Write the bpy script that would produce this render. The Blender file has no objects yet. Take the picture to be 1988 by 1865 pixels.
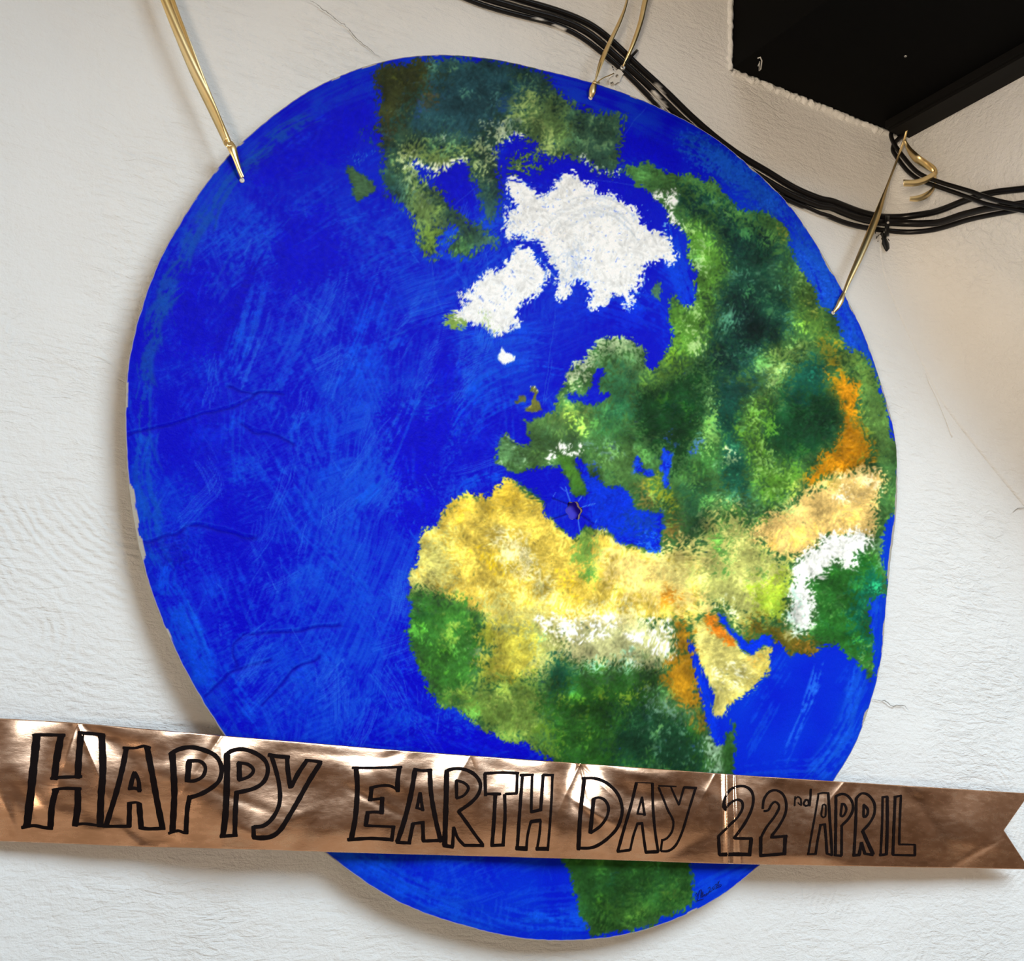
import bpy, math, random
import numpy as np
from mathutils import Vector, Matrix

scene = bpy.context.scene
col = scene.collection
# ---------------------------------------------------------------- camera (metres; z = 0 floor, back wall in the plane y = 0)
W, H = 1988.0, 1865.0
FOC, YAW, PITCH, ROLL = 2400.0, 0.488750437, 0.231059266, 0.0642569335
BOARD_Y = -0.035                                   # painted face of the hanging board
CAM = np.array([0.0, BOARD_Y-1.397085, 1.45])
def rays(px):
    px = np.atleast_2d(np.asarray(px, float))
    r, u, f = (px[:, 0]-W/2)/FOC, (H/2-px[:, 1])/FOC, np.ones(len(px))
    c, s = math.cos(ROLL), math.sin(ROLL); r, u = r*c-u*s, r*s+u*c
    c, s = math.cos(PITCH), math.sin(PITCH); u, f = u*c+f*s, -u*s+f*c
    c, s = math.cos(YAW), math.sin(YAW)
    return np.stack([r*c+f*s, -r*s+f*c, u], 1)
_a = rays([(W/2, H/2), (W/2+FOC, H/2), (W/2, H/2-FOC)])
FWD, RGT, UPV = _a[0], _a[1]-_a[0], _a[2]-_a[0]
def at(px, py, y):
    """the point of the plane at depth y that the photograph shows at (px, py)"""
    r = rays((px, py))[0]; return CAM+r*((y-CAM[1])/r[1])
def at_many(px, y):
    r = rays(px); return CAM+r*((np.asarray(y)-CAM[1])/r[:, 1])[:, None]
def proj(p):
    v = np.asarray(p)-CAM; d = v@FWD
    return W/2+FOC*(v@RGT)/d, H/2-FOC*(v@UPV)/d
cam = bpy.data.cameras.new('camera'); cam_o = bpy.data.objects.new('camera', cam); col.objects.link(cam_o)
cam.sensor_fit = 'HORIZONTAL'; cam.sensor_width = 36.0; cam.lens = FOC*36.0/W; cam.clip_start = 0.02
cam_o.matrix_world = Matrix([[RGT[i], UPV[i], -FWD[i], CAM[i]] for i in range(3)]+[[0, 0, 0, 1]])
scene.camera = cam_o
# ---------------------------------------------------------------- light and exposure
vs = scene.view_settings
vs.view_transform = 'Standard'; vs.look = 'None'; vs.exposure = 0.09; vs.gamma = 1.0; vs.use_curve_mapping = False
world = bpy.data.worlds.new('world'); scene.world = world; world.use_nodes = True
bg = world.node_tree.nodes['Background']; bg.inputs[0].default_value = (0.63, 0.58, 0.515, 1); bg.inputs[1].default_value = 1.04
def area(name, loc, target, sx, sy, power, color, spread=180):
    l = bpy.data.lights.new(name, 'AREA'); l.shape = 'RECTANGLE'; l.size = sx; l.size_y = sy; l.energy = power; l.color = color; l.spread = math.radians(spread)
    o = bpy.data.objects.new(name, l); col.objects.link(o); o.location = loc
    o.rotation_euler = (Vector(target)-Vector(loc)).to_track_quat('-Z', 'Y').to_euler(); return o
# daylight from the tall window high in the wall behind the camera
area('window_light', (1.75, -3.35, 4.10), (0.95, 0.0, 1.75), 2.8, 2.0, 196, (0.72, 0.88, 1.0))
# added warm fill from lower left, aimed to brighten the upper right corner
area('warm_fill_light', (-1.3, -2.6, 0.9), (1.65, 0.0, 2.60), 0.6, 0.6, 5.4, (1.0, 0.80, 0.58), 50)
# ---------------------------------------------------------------- helpers
def link(o, parent=None, label=None, cat=None, group=None, kind=None):
    if o.name not in col.objects: col.objects.link(o)
    if parent is not None: o.parent = parent
    if label: o['label'] = label
    if cat: o['category'] = cat
    if group: o['group'] = group
    if kind: o['kind'] = kind
    return o
def thing(name, loc, label, cat, group=None):
    o = bpy.data.objects.new(name, None); o.empty_display_size = 0.02; o.location = loc
    return link(o, None, label, cat, group)
def mesh_obj(name, verts, faces, mat, parent=None, smooth=False, **kw):
    me = bpy.data.meshes.new(name); me.from_pydata([tuple(v) for v in verts], [], [tuple(f) for f in faces]); me.update()
    me.materials.append(mat)
    if smooth: me.polygons.foreach_set('use_smooth', [True]*len(me.polygons))
    o = bpy.data.objects.new(name, me)
    link(o, parent, **kw)
    if parent is not None and parent.type == 'EMPTY': o.matrix_parent_inverse = Matrix.Translation(-Vector(parent.location))
    return o
def grid_mesh(name, V, F, mat, parent=None, smooth=True, color=None, **kw):
    """big mesh straight from numpy arrays (quads)"""
    me = bpy.data.meshes.new(name); nv, nf = len(V), len(F)
    me.vertices.add(nv); me.vertices.foreach_set('co', np.ascontiguousarray(V, np.float32).ravel())
    me.loops.add(nf*4); me.loops.foreach_set('vertex_index', np.ascontiguousarray(F, np.int32).ravel())
    me.polygons.add(nf); me.polygons.foreach_set('loop_start', np.arange(0, nf*4, 4, dtype=np.int32)); me.polygons.foreach_set('loop_total', np.full(nf, 4, np.int32))
    me.polygons.foreach_set('use_smooth', np.full(nf, smooth))
    me.update(calc_edges=True); me.validate()
    if color is not None:
        a = me.color_attributes.new('paint', 'FLOAT_COLOR', 'POINT'); a.data.foreach_set('color', np.ascontiguousarray(color, np.float32).ravel())
    me.materials.append(mat); o = bpy.data.objects.new(name, me); link(o, parent, **kw)
    if parent is not None and parent.type == 'EMPTY': o.matrix_parent_inverse = Matrix.Translation(-Vector(parent.location))
    return o
def box_vf(x0, x1, y0, y1, z0, z1):
    v = [(x, y, z) for z in (z0, z1) for y in (y0, y1) for x in (x0, x1)]
    return v, [(0, 2, 3, 1), (4, 5, 7, 6), (0, 1, 5, 4), (2, 6, 7, 3), (0, 4, 6, 2), (1, 3, 7, 5)]
def material(name, color, rough=0.6, metal=0.0, spec=0.5):
    m = bpy.data.materials.new(name); m.use_nodes = True; b = m.node_tree.nodes['Principled BSDF']
    b.inputs['Base Color'].default_value = (*color, 1); b.inputs['Roughness'].default_value = rough; b.inputs['Metallic'].default_value = metal; b.inputs['Specular IOR Level'].default_value = spec
    return m
class NT:
    """a little shorthand for node trees"""
    def __init__(s, m): s.m = m; s.n = m.node_tree.nodes; s.l = m.node_tree.links; s.b = s.n['Principled BSDF']
    def new(s, t, **kw):
        n = s.n.new(t)
        for k, v in kw.items():
            if hasattr(n, k): setattr(n, k, v)
            else: n.inputs[k.replace('_', ' ')].default_value = v
        return n
    def to(s, a, b): s.l.new(a, b)
    def coord(s, out='Object'): return s.new('ShaderNodeTexCoord').outputs[out]
    def noise(s, vec, scale, detail=3, rough=.55, dist=0.0):
        n = s.new('ShaderNodeTexNoise', Scale=scale, Detail=detail, Roughness=rough, Distortion=dist); s.to(vec, n.inputs['Vector']); return n.outputs['Fac']
    def math(s, op, a, b=None, clamp=False):
        n = s.new('ShaderNodeMath'); n.operation = op; n.use_clamp = clamp
        for i, q in enumerate((a, b)):
            if q is None: continue
            if isinstance(q, (int, float)): n.inputs[i].default_value = q
            else: s.to(q, n.inputs[i])
        return n.outputs[0]
    def ramp(s, f, stops):
        n = s.new('ShaderNodeValToRGB'); e = n.color_ramp.elements
        while len(e) < len(stops): e.new(0.5)
        for i, (p, c) in enumerate(stops): e[i].position = p; e[i].color = (*c, 1) if len(c) == 3 else c
        s.to(f, n.inputs[0]); return n.outputs[0]
    def bump(s, h, strength, dist, prev=None):
        n = s.new('ShaderNodeBump', Strength=strength, Distance=dist); s.to(h, n.inputs['Height'])
        if prev is not None: s.to(prev, n.inputs['Normal'])
        return n.outputs[0]
    def mapping(s, vec, scale=(1, 1, 1), loc=(0, 0, 0), rot=(0, 0, 0)):
        n = s.new('ShaderNodeMapping'); s.to(vec, n.inputs[0]); n.inputs['Scale'].default_value = scale; n.inputs['Location'].default_value = loc; n.inputs['Rotation'].default_value = rot; return n.outputs[0]
def lin(c):
    c = np.asarray(c, float)/255.0
    return np.where(c <= 0.04045, c/12.92, ((c+0.055)/1.055)**2.4)

# ---------------------------------------------------------------- wall plaster
def plaster(name, base):
    m = material(name, base, 0.8, 0, 0.2); t = NT(m); c = t.coord()
    big = t.noise(c, 2.6, 3); mid = t.noise(c, 22, 4, .6, .5); fine = t.noise(c, 120, 4, .65, .3); grit = t.noise(c, 420, 2)
    t.to(t.ramp(big, [(0.25, tuple(x*0.965 for x in base)), (0.75, tuple(min(1, x*1.02) for x in base))]), t.b.inputs['Base Color'])
    # short horizontal ridges dragged by the float, and arcs round several wrist positions, both broken up by noise
    drag = t.noise(t.mapping(c, (0.42, 1, 1.5), (0, 0, 0), (0, .35, 0)), 85, 4, .62, .9)
    drag2 = t.noise(t.mapping(c, (0.5, 1, 1.6), (3, 0, 1), (0, -.5, 0)), 60, 4, .62, .9)
    where = t.ramp(t.noise(c, 4.0, 2), [(.42, (0, 0, 0)), (.6, (1, 1, 1))])
    mx = t.new('ShaderNodeMix', data_type='FLOAT'); t.to(where, mx.inputs[0]); t.to(drag, mx.inputs[2]); t.to(drag2, mx.inputs[3]); dr = mx.outputs[0]
    arcs = None
    for cx, cz, r0, r1, k in ((0.30, 1.80, .20, .44, 620), (0.16, 1.56, .06, .22, 560), (1.86, 1.66, .10, .26, 560), (1.66, 1.44, .05, .2, 600), (1.45, 1.25, .06, .26, 560), (0.62, 1.02, .05, .27, 600)):
        p = t.mapping(c, (1, 0, 1), (-cx, 0, -cz)); ln = t.new('ShaderNodeVectorMath'); ln.operation = 'LENGTH'; t.to(p, ln.inputs[0]); d = ln.outputs['Value']
        dw = t.math('ADD', d, t.math('MULTIPLY', mid, 0.02)); w = t.math('SINE', t.math('MULTIPLY', dw, k))
        mk = t.new('ShaderNodeMapRange'); mk.inputs['From Min'].default_value = r1; mk.inputs['From Max'].default_value = r0; t.to(d, mk.inputs['Value'])
        pt = t.ramp(t.noise(t.mapping(c, (1, 1, 1), (cx*3, 0, cz*7)), 9, 3), [(.47, (0, 0, 0)), (.62, (1, 1, 1))])
        a = t.math('MULTIPLY', t.math('MULTIPLY', w, mk.outputs[0]), pt); arcs = a if arcs is None else t.math('ADD', arcs, a)
    rough = t.ramp(t.noise(c, 3.3, 2), [(.35, (.25, .25, .25)), (.65, (1, 1, 1))])
    h = t.math('ADD', t.math('MULTIPLY', mid, .8), t.math('MULTIPLY', t.math('MULTIPLY', dr, rough), 1.5)); h = t.math('ADD', h, t.math('MULTIPLY', fine, .45)); h = t.math('ADD', h, t.math('MULTIPLY', grit, .12)); h = t.math('ADD', h, t.math('MULTIPLY', arcs, .13))
    nb = t.bump(big, 0.5, 0.03); t.to(t.bump(h, 0.75, 0.0048, nb), t.b.inputs['Normal']); return m
M_WALL = plaster('white_plaster', (0.80, 0.80, 0.79))
M_BLACK = material('black_paint', (0.003, 0.003, 0.003), 0.7, 0, 0.04)
M_BLACK2 = material('black_batten_paint', (0.008, 0.0075, 0.007), 0.6, 0, 0.10)
def mottled(name, ca, cb, scale, rough=.7, spec=.3, bump=.2):
    m = material(name, ca, rough, 0, spec); t = NT(m); c = t.coord(); n = t.noise(c, scale, 4)
    t.to(t.ramp(n, [(.3, ca), (.7, cb)]), t.b.inputs['Base Color']); t.to(t.bump(n, bump, .003), t.b.inputs['Normal']); return m
M_FLOOR = mottled('worn_floorboards', (0.56, 0.42, 0.30), (0.42, 0.30, 0.20), 9)
M_ROOM = mottled('brown_room_wall', (0.22, 0.15, 0.10), (0.15, 0.10, 0.07), 3)
M_RED = mottled('red_cloth', (0.45, 0.03, 0.05), (0.30, 0.02, 0.03), 12)

# back wall: subdivided and gently uneven, with a step where the plaster meets the black soffit
nx, nz = 150, 110
xs = np.linspace(-1.6, 3.2, nx); zs = np.linspace(0.0, 3.6, nz); XX, ZZ = np.meshgrid(xs, zs)
YY = (0.0018*np.sin(XX*3.1+1)*np.sin(ZZ*2.7)+0.0012*np.sin(XX*9.3+ZZ*5)+0.001*np.sin(ZZ*11-XX*4))*np.clip((1.3-XX)/.3, 0.06, 1)
V = np.stack([XX, YY, ZZ], -1).reshape(-1, 3); ii = (np.arange(nz-1)[:, None]*nx+np.arange(nx-1)[None]).ravel()
wall_back = grid_mesh('wall_back', V, np.stack([ii, ii+1, ii+nx+1, ii+nx], 1), M_WALL, label='white rough plastered wall behind the painted board', kind='structure')

# haunch of the vault on the right: a plaster surface that starts as a corner under the soffit and flares out to the right
CZ = CAM[2]; HAUNCH_L = 0.42
PROF = np.array([(1.482, 1.40), (1.482, 1.22), (1.482, 1.12), (1.484, 1.05), (1.490, 0.99), (1.502, 0.945), (1.527, 0.905), (1.570, 0.868), (1.63, 0.825), (1.71, 0.770), (1.80, 0.712), (1.92, 0.640), (2.10, 0.545), (2.40, 0.41), (2.9, 0.2)])
tt = np.linspace(0, len(PROF)-1, 90); pf = np.stack([np.interp(tt, range(len(PROF)), PROF[:, i]) for i in (0, 1)], 1)
for _ in range(6): pf[1:-1] = (pf[:-2]+2*pf[1:-1]+pf[2:])/4
tg = np.gradient(pf, axis=0); tg /= np.linalg.norm(tg, axis=1)[:, None]; nrm = np.stack([tg[:, 1], -tg[:, 0]], 1)      # towards the room: left and down
rad = np.interp(pf[:, 1], (0.6, 0.80, 0.93, 1.0, 1.1), (0.20, 0.17, 0.085, 0.03, 0.006))
rows = []
for ph in np.linspace(0, np.pi/2, 30):            # fillet against the back wall, then the straight run towards the viewer
    p = pf+nrm*(rad*(1-np.sin(ph)))[:, None]; rows.append(np.stack([p[:, 0], rad*(np.cos(ph)-1), p[:, 1]+CZ], 1))
for k in np.linspace(0, 1, 14)[1:]: rows.append(np.stack([pf[:, 0], -rad+(-HAUNCH_L+rad)*k, pf[:, 1]+CZ], 1))
V = np.array(rows); w_ = np.clip(-V[..., 1]/.05, 0, 1); V[..., 0] += w_*0.0012*np.sin(V[..., 1]*21+V[..., 2]*9); V[..., 2] += w_*0.0015*np.sin(V[..., 1]*13+V[..., 0]*17)
m_, n_ = V.shape[:2]; ii = (np.arange(m_-1)[:, None]*n_+np.arange(n_-1)[None]).ravel()
wall_right = grid_mesh('wall_right', V.reshape(-1, 3), np.stack([ii, ii+n_, ii+n_+1, ii+1], 1), M_WALL, label='cream plastered vault curving away beside the black soffit', kind='structure')
sd = wall_right.modifiers.new('thickness', 'SOLIDIFY'); sd.thickness = 0.10; sd.offset = 1.0
from mathutils.bvhtree import BVHTree
BVH = BVHTree.FromPolygons([tuple(p) for p in V.reshape(-1, 3)], [(int(i), int(i+n_), int(i+n_+1), int(i+1)) for i in ii])
def on_haunch(px, py, pull=0.0):
    """where the photograph's ray meets the plaster of the back wall or of the haunch, pulled out along the surface normal"""
    r = rays((px, py))[0]; t0 = -CAM[1]/r[1]; p = CAM+r*t0; n = np.array((0, -1.0, 0))
    h, hn, _, _ = BVH.ray_cast(Vector(CAM), Vector(r))
    if h is not None and (Vector(h)-Vector(CAM)).length < np.linalg.norm(p-CAM): p = np.array(h); n = np.array(hn); n = n if n@r < 0 else -n
    return p+n*pull
# black boxed soffit, its batten and screws
SZ = 1.1225+CZ
v, f = box_vf(1.112, 1.482, -0.62, 0.0, SZ, SZ+0.6); v = [(x+(0.0105*(z-SZ)/0.12 if x < 1.2 and False else 0), y, z) for x, y, z in v]
ceiling = mesh_obj('ceiling', v, f, M_BLACK, label='matt black boxed soffit above the plaster corner', kind='structure')
v, f = box_vf(1.425, 1.4815, -0.62, -0.026, SZ-0.014, SZ-0.0005)
trim_1 = mesh_obj('trim_1', v, f, M_BLACK2, label='black screwed batten along the soffit edge', kind='structure')
v, f = box_vf(1.430, 1.452, -0.62, -0.03, SZ-0.020, SZ-0.0145); mesh_obj('batten_lip', v, f, M_BLACK2, trim_1)
M_STEEL = material('bright_steel', (0.62, 0.60, 0.57), 0.35, 1.0); M_CHIP = material('bare_white_plaster', (0.72, 0.71, 0.68), .8)
def screw(name, p, nrm_, r, mat, parent, slot=True):
    n = Vector(nrm_).normalized(); q = n.to_track_quat('Z', 'Y').to_matrix(); vv, ff = [], []
    prof = [(r, -r*0.4), (r, 0.0), (r*.92, r*.28), (r*.6, r*.42), (r*.34, r*.40), (r*.30, r*.12), (0.0, r*.10)]; N_ = 14
    for rr, hh in prof:
        for k in range(N_): vv.append(Vector(p)+q@Vector((rr*math.cos(2*math.pi*k/N_), rr*math.sin(2*math.pi*k/N_), hh)))
    for i in range(len(prof)-1):
        for k in range(N_): ff.append((i*N_+k, i*N_+(k+1) % N_, (i+1)*N_+(k+1) % N_, (i+1)*N_+k))
    return mesh_obj(name, vv, ff, mat, parent, True)
def at_z(px, py, z):
    r = rays((px, py))[0]; return CAM+r*((z-CAM[2])/r[2])
for px, py in ((1803, 211), (1863, 179)): screw('screw', at_z(px, py, SZ-0.0145), (0, 0, -1), 0.0028, M_STEEL, trim_1)
screw('screw', at_z(1758, 109, SZ), (0, 0, -1), 0.0024, M_STEEL, ceiling)
# staple with paint on it, on the soffit
sp = [at_z(*q, SZ-0.002) for q in ((1471, 113), (1476, 111), (1479, 118), (1477, 134), (1474, 137), (1475, 120), (1472, 128))]
def tube(name, pts, r, mat, parent=None, n=8, color=None, taper=None, **kw):
    P_ = [np.asarray(p, float) for p in pts]; vv, ff = [], []
    up = np.array((0.0, -1.0, 0.02)); 
    for i, p in enumerate(P_):
        t = P_[min(i+1, len(P_)-1)]-P_[max(i-1, 0)]; t /= np.linalg.norm(t)+1e-12
        a = np.cross(t, up); a /= np.linalg.norm(a)+1e-12; b = np.cross(a, t)
        rr = r*(taper[i] if taper is not None else 1.0)
        for k in range(n): vv.append(p+rr*(math.cos(2*math.pi*k/n)*a+math.sin(2*math.pi*k/n)*b))
    for i in range(len(P_)-1):
        for k in range(n): ff.append((i*n+k, i*n+(k+1) % n, (i+1)*n+(k+1) % n, (i+1)*n+k))
    ff.append(tuple(range(n))[::-1]); ff.append(tuple((len(P_)-1)*n+k for k in range(n)))
    o = mesh_obj(name, vv, ff, mat, parent, True, **kw)
    if color is not None:
        a = o.data.color_attributes.new('paint', 'FLOAT_COLOR', 'POINT'); a.data.foreach_set('color', np.repeat(np.asarray(color, np.float32), 1, 0).ravel())
    return o
tube('staple', sp, 0.0011, M_CHIP, ceiling, 6)
# ragged lip of plaster where the wall meets the black paint
rl = random.Random(5)
def lip(pts, w0, side):
    vv, ff = [], []; n = len(pts)
    for i, (x, z) in enumerate(pts):
        w = w0*(0.55+0.9*rl.random()); e = 0.0035*rl.random()
        dx, dz = (0, -1) if side == 'h' else (-1, 0)
        j = 0.004*(rl.random()-.35)
        vv += [(x-dx*j, -0.0005, z-dz*j), (x-dx*j, -0.004-e, z-dz*j*.6), (x+dx*w, -0.0055-e, z+dz*w), (x+dx*w*1.6, 0.0005, z+dz*w*1.6)]
    for i in range(n-1):
        for k in range(3): ff.append((4*i+k, 4*i+k+1, 4*i+k+5, 4*i+k+4))
    return mesh_obj('plaster_lip', vv, ff, M_WALL, wall_back, True)
lip([(x, SZ+0.001) for x in np.linspace(1.112, 1.474, 90)], 0.006, 'h'); lip([(1.111, z) for z in np.linspace(SZ-0.004, SZ+0.5, 70)], 0.005, 'v')
# hairline cracks and a drip in the wall paint
M_CRACK = material('crack_shadow', (0.30, 0.28, 0.25), .9)
def flat_line(name, pts, w, y, mat, parent, jit=0.0, seed=1, wf=None):
    rr = random.Random(seed); P_ = []
    for (xa, ya), (xb, yb) in zip(pts[:-1], pts[1:]):
        n = max(2, int(math.hypot(xb-xa, yb-ya)/5))
        for k in range(n): P_.append((xa+(xb-xa)*k/n+jit*(rr.random()-.5), ya+(yb-ya)*k/n+jit*(rr.random()-.5)))
    P_.append(pts[-1]); vv, ff = [], []
    for i, p in enumerate(P_):
        a, b = P_[max(i-1, 0)], P_[min(i+1, len(P_)-1)]; d = math.hypot(b[0]-a[0], b[1]-a[1])+1e-9; n = (-(b[1]-a[1])/d, (b[0]-a[0])/d)
        ww = w*(0.5+rr.random())*0.5*(math.sin(math.pi*(i+.3)/(len(P_)-.4))**.5)
        vv += [at(p[0]+n[0]*ww, p[1]+n[1]*ww, y), at(p[0]-n[0]*ww, p[1]-n[1]*ww, y)]
    ff = [(2*i, 2*i+1, 2*i+3, 2*i+2) for i in range(len(P_)-1)]
    return mesh_obj(name, vv, ff, mat, parent)
flat_line('hairline_crack', [(592, -8), (640, 28), (668, 48), (700, 82), (738, 112)], 1.3, -0.0035, M_CRACK, wall_back, 3, 3)
flat_line('hairline_crack', [(1692, 1358), (1716, 1360), (1734, 1370), (1752, 1368), (1764, 1378)], 1.5, -0.0035, M_CRACK, wall_back, 3, 4)
flat_line('hairline_crack', [(1966, 994), (1978, 986), (1996, 984)], 1.5, -0.0035, M_CRACK, wall_back, 3, 6)
tube('paint_drip', [at(*q, -0.001) for q in ((1797, 724), (1803, 742), (1818, 772), (1836, 815), (1846, 842), (1849, 848))], .0009, M_WALL, wall_back, 8, None, (.3, .8, .7, .8, 1.5, 1.6))

# the rest of the room, behind and beside the camera
v, f = box_vf(-3.0, 4.2, -3.6, 0.0, -0.06, 0.0); mesh_obj('floor', v, f, M_FLOOR, label='worn brown floorboards below the wall', kind='structure')
wx0, wx1, wz0, wz1 = 0.30, 3.20, 2.95, 5.20
V, F = [], []
for b in ((-3.0, wx0, 0, 5.6), (wx1, 4.2, 0, 5.6), (wx0, wx1, 0, wz0), (wx0, wx1, wz1, 5.6)):
    v, f = box_vf(b[0], b[1], -3.7, -3.55, b[2], b[3]); F += [tuple(i+len(V) for i in q) for q in f]; V += v
mesh_obj('wall_front', V, F, M_ROOM, label='brown room wall with a high window facing the board', kind='structure')
# unseen ceiling strip added above the wall; its edge keeps the window's light off the top of the wall
lv = [(-2.2, -1.15, 2.66), (3.2, -1.15, 2.98), (3.2, 0.0, 2.98), (-2.2, 0.0, 2.66)]; lv += [(x, y, z+.12) for x, y, z in lv]
mesh_obj('ceiling_shade_strip', lv, [(3, 2, 1, 0), (4, 5, 6, 7), (0, 1, 5, 4), (1, 2, 6, 5), (2, 3, 7, 6), (3, 0, 4, 7)], M_WALL, label='unseen white ceiling strip added to shade the top of the wall', kind='structure')
v, f = box_vf(4.2, 4.35, -3.7, -0.5, 0, 3.4); mesh_obj('dark_reflection_wall', v, f, M_ROOM, label='brown side wall added beyond the vault to darken foil reflections', kind='structure')  # added out of view so the foil's right end reflects something dark
OUTLINE = [(900,108),(975,117),(1051,136),(1151,161),(1227,186),(1290,214),(1327,231),(1400,275),(1411,285),(1478,342),(1530,393),(1582,469),(1631,556),(1673,637),(1704,724),(1725,790),(1739,848),(1742.5,924),(1739,1011),(1729,1081),(1719,1175),(1710,1290),(1688,1370),(1664,1440),(1619,1514),(1475.5,1678),(1396,1742),(1302,1788),(1226,1812),(1132,1824),(1038,1824),(900,1796),(825,1773),(750,1739),(692,1699),(632,1655),(430,1415),(395,1363),(346,1273),(315,1203),(287,1126),(266,1039),(252,949),(245,855),(244,802),(245,748),(253,680),(275,598),(309,504),(346,440),(388,373),(440,305),(470,275),(519,234),(572,193),(624,163),(688,136),(735,121),(786,110),(857,105.5)]
# ---------------------------------------------------------------- the painting on the board (colours laid on by numpy "brushes")
# painting coordinates: x 236..1752, y 98..1834 on a 1.5-unit grid; they map 1:1 onto the board's face
PX0, PY0, PST = 236.0, 98.0, 1.5
PW, PH = 1012, 1158
GX, GY = np.meshgrid(PX0 + PST*np.arange(PW), PY0 + PST*np.arange(PH))
rng = np.random.RandomState(7)

def gnoise(sx, sy=None, seed=0, shape=(PH, PW)):
    """gaussian-filtered noise of unit deviation, feature size in painting units"""
    sy = sx if sy is None else sy
    r = np.random.RandomState(seed).randn(*shape)
    fy = np.fft.fftfreq(shape[0])[:, None]; fx = np.fft.rfftfreq(shape[1])[None, :]
    k = np.exp(-2*(np.pi**2)*((fx*sx/PST)**2 + (fy*sy/PST)**2))
    n = np.fft.irfft2(np.fft.rfft2(r)*k, s=shape)
    return n/n.std()
N = {s: gnoise(s, seed=int(s*10)) for s in (1.2, 2.5, 5, 10, 22, 50, 110)}
STREAK = gnoise(60, 1.6, 99, (1024, 1024)); STREAK2 = gnoise(26, 1.2, 98, (1024, 1024))
def streak(u, v, f=STREAK):
    i = np.mod(np.round(v/PST).astype(int), 1024); j = np.mod(np.round(u/PST).astype(int), 1024)
    return f[i, j]
DABS = gnoise(3.6, 1.0, 97, (1024, 1024))
def dabfield(seed):
    """short bristle marks whose direction changes from place to place"""
    sel = gnoise(12, seed=seed); q = np.searchsorted(np.quantile(sel, np.linspace(0, 1, 9)[1:-1]), sel)
    o = np.zeros((PH, PW))
    for i in range(8):
        t = np.pi*((i*3) % 8)/8; c, d = np.cos(t), np.sin(t); m = q == i
        o[m] = streak((GX*c+GY*d)[m]+i*300, (GY*c-GX*d)[m]+i*170+seed*37, DABS)
    return o
NB = dabfield(3); NB2 = dabfield(8)
WX = 1.5*N[2.5] + 1.3*N[5] + 0.7*N[10]; WY = 1.5*np.roll(N[2.5], 311, 0) + 1.3*np.roll(N[5], 111, 0) + 0.7*np.roll(N[10], 201, 1)

def bbox(pts, m):
    p = np.asarray(pts, float)
    x0 = int(max(0, (p[:, 0].min()-m-PX0)//PST)); x1 = int(min(PW, (p[:, 0].max()+m-PX0)//PST+2))
    y0 = int(max(0, (p[:, 1].min()-m-PY0)//PST)); y1 = int(min(PH, (p[:, 1].max()+m-PY0)//PST+2))
    return slice(y0, max(y1, y0+1)), slice(x0, max(x1, x0+1))
def inside(X, Y, pts):
    r = np.zeros(X.shape, bool); n = len(pts)
    for i in range(n):
        xa, ya = pts[i]; xb, yb = pts[(i+1) % n]
        if ya == yb: continue
        r ^= ((ya > Y) != (yb > Y)) & (X < (xb-xa)*(Y-ya)/(yb-ya)+xa)
    return r
def boxblur(a, r):
    if r < 1: return a
    for ax in (0, 1):
        p = [(0, 0), (0, 0)]; p[ax] = (r+1, r)
        c = np.cumsum(np.pad(a, p, mode='edge'), axis=ax)
        n = a.shape[ax]; k = 2*r+1
        a = (np.take(c, np.arange(k, k+n), ax)-np.take(c, np.arange(0, n), ax))/k
    return a
def mask(pts, soft=6, rag=0.25, warp=1.0, fine=0.5):
    """ragged soft-edged mask of a polygon: soft = edge width, rag = how far the bristles break it up"""
    s = bbox(pts, soft*3+14)
    X = GX[s]+warp*WX[s]; Y = GY[s]+warp*WY[s]
    m = inside(X, Y, pts).astype(float)
    r = max(0, int(round(soft/PST*0.6)))
    m = boxblur(boxblur(boxblur(m, r), r), max(0, r//2))
    n = 0.75*NB[s]+0.45*N[1.2][s]+(1-fine)*0.6*N[5][s]
    e = 0.26
    return s, np.clip((m+rag*n*(0.35+1.3*4*m*(1-m))*0.5-0.5)/(2*e)+0.5, 0, 1)*(m > 0.02)
def Z(x0, y0, k, pts): return [(x0+x/k, y0+y/k) for x, y in pts]
def A_(*p): return Z(200, 80, 2.664, p)
def B_(*p): return Z(650, 80, 2.664, p)
def C_(*p): return Z(1150, 180, 2.869, p)
def D_(*p): return Z(1150, 750, 2.869, p)
def E_(*p): return Z(750, 650, 3.108, p)
def F_(*p): return Z(750, 1150, 2.664, p)
def G_(*p): return Z(200, 750, 2.869, p)
def H_(*p): return Z(1000, 1150, 2.651, p)

IMG = np.zeros((PH, PW, 3)); IMG[:] = (8, 16, 196)
HGT = np.zeros((PH, PW)); LAND = np.zeros((PH, PW)); ICE = np.zeros((PH, PW))
LIM = [None]      # when set, paint stays within this mask
def lay(s, a, col, jit=0.0, js=2.5):
    if LIM[0] is not None: a = a*LIM[0][s]
    c = np.zeros(a.shape+(3,)); c[:] = col
    if jit: c = c*(1+jit*(0.8*NB2[s]+0.4*N[2.5][s]+0.5*N[10][s])[..., None])+jit*22*N[1.2][s][..., None]
    IMG[s] = IMG[s]*(1-a[..., None])+c*a[..., None]
def P(col, pts, soft=14, rag=0.5, op=1.0, jit=0.075, warp=1.6, fine=0.5):
    s, m = mask(pts, soft, rag, warp, fine); lay(s, m*op, col, jit)
def ell(cx, cy, rx, ry, ang=0, n=18):
    t = np.linspace(0, 2*np.pi, n, endpoint=False); c, q = np.cos(np.radians(ang)), np.sin(np.radians(ang))
    return [(cx+rx*np.cos(a)*c-ry*np.sin(a)*q, cy+rx*np.cos(a)*q+ry*np.sin(a)*c) for a in t]
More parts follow.
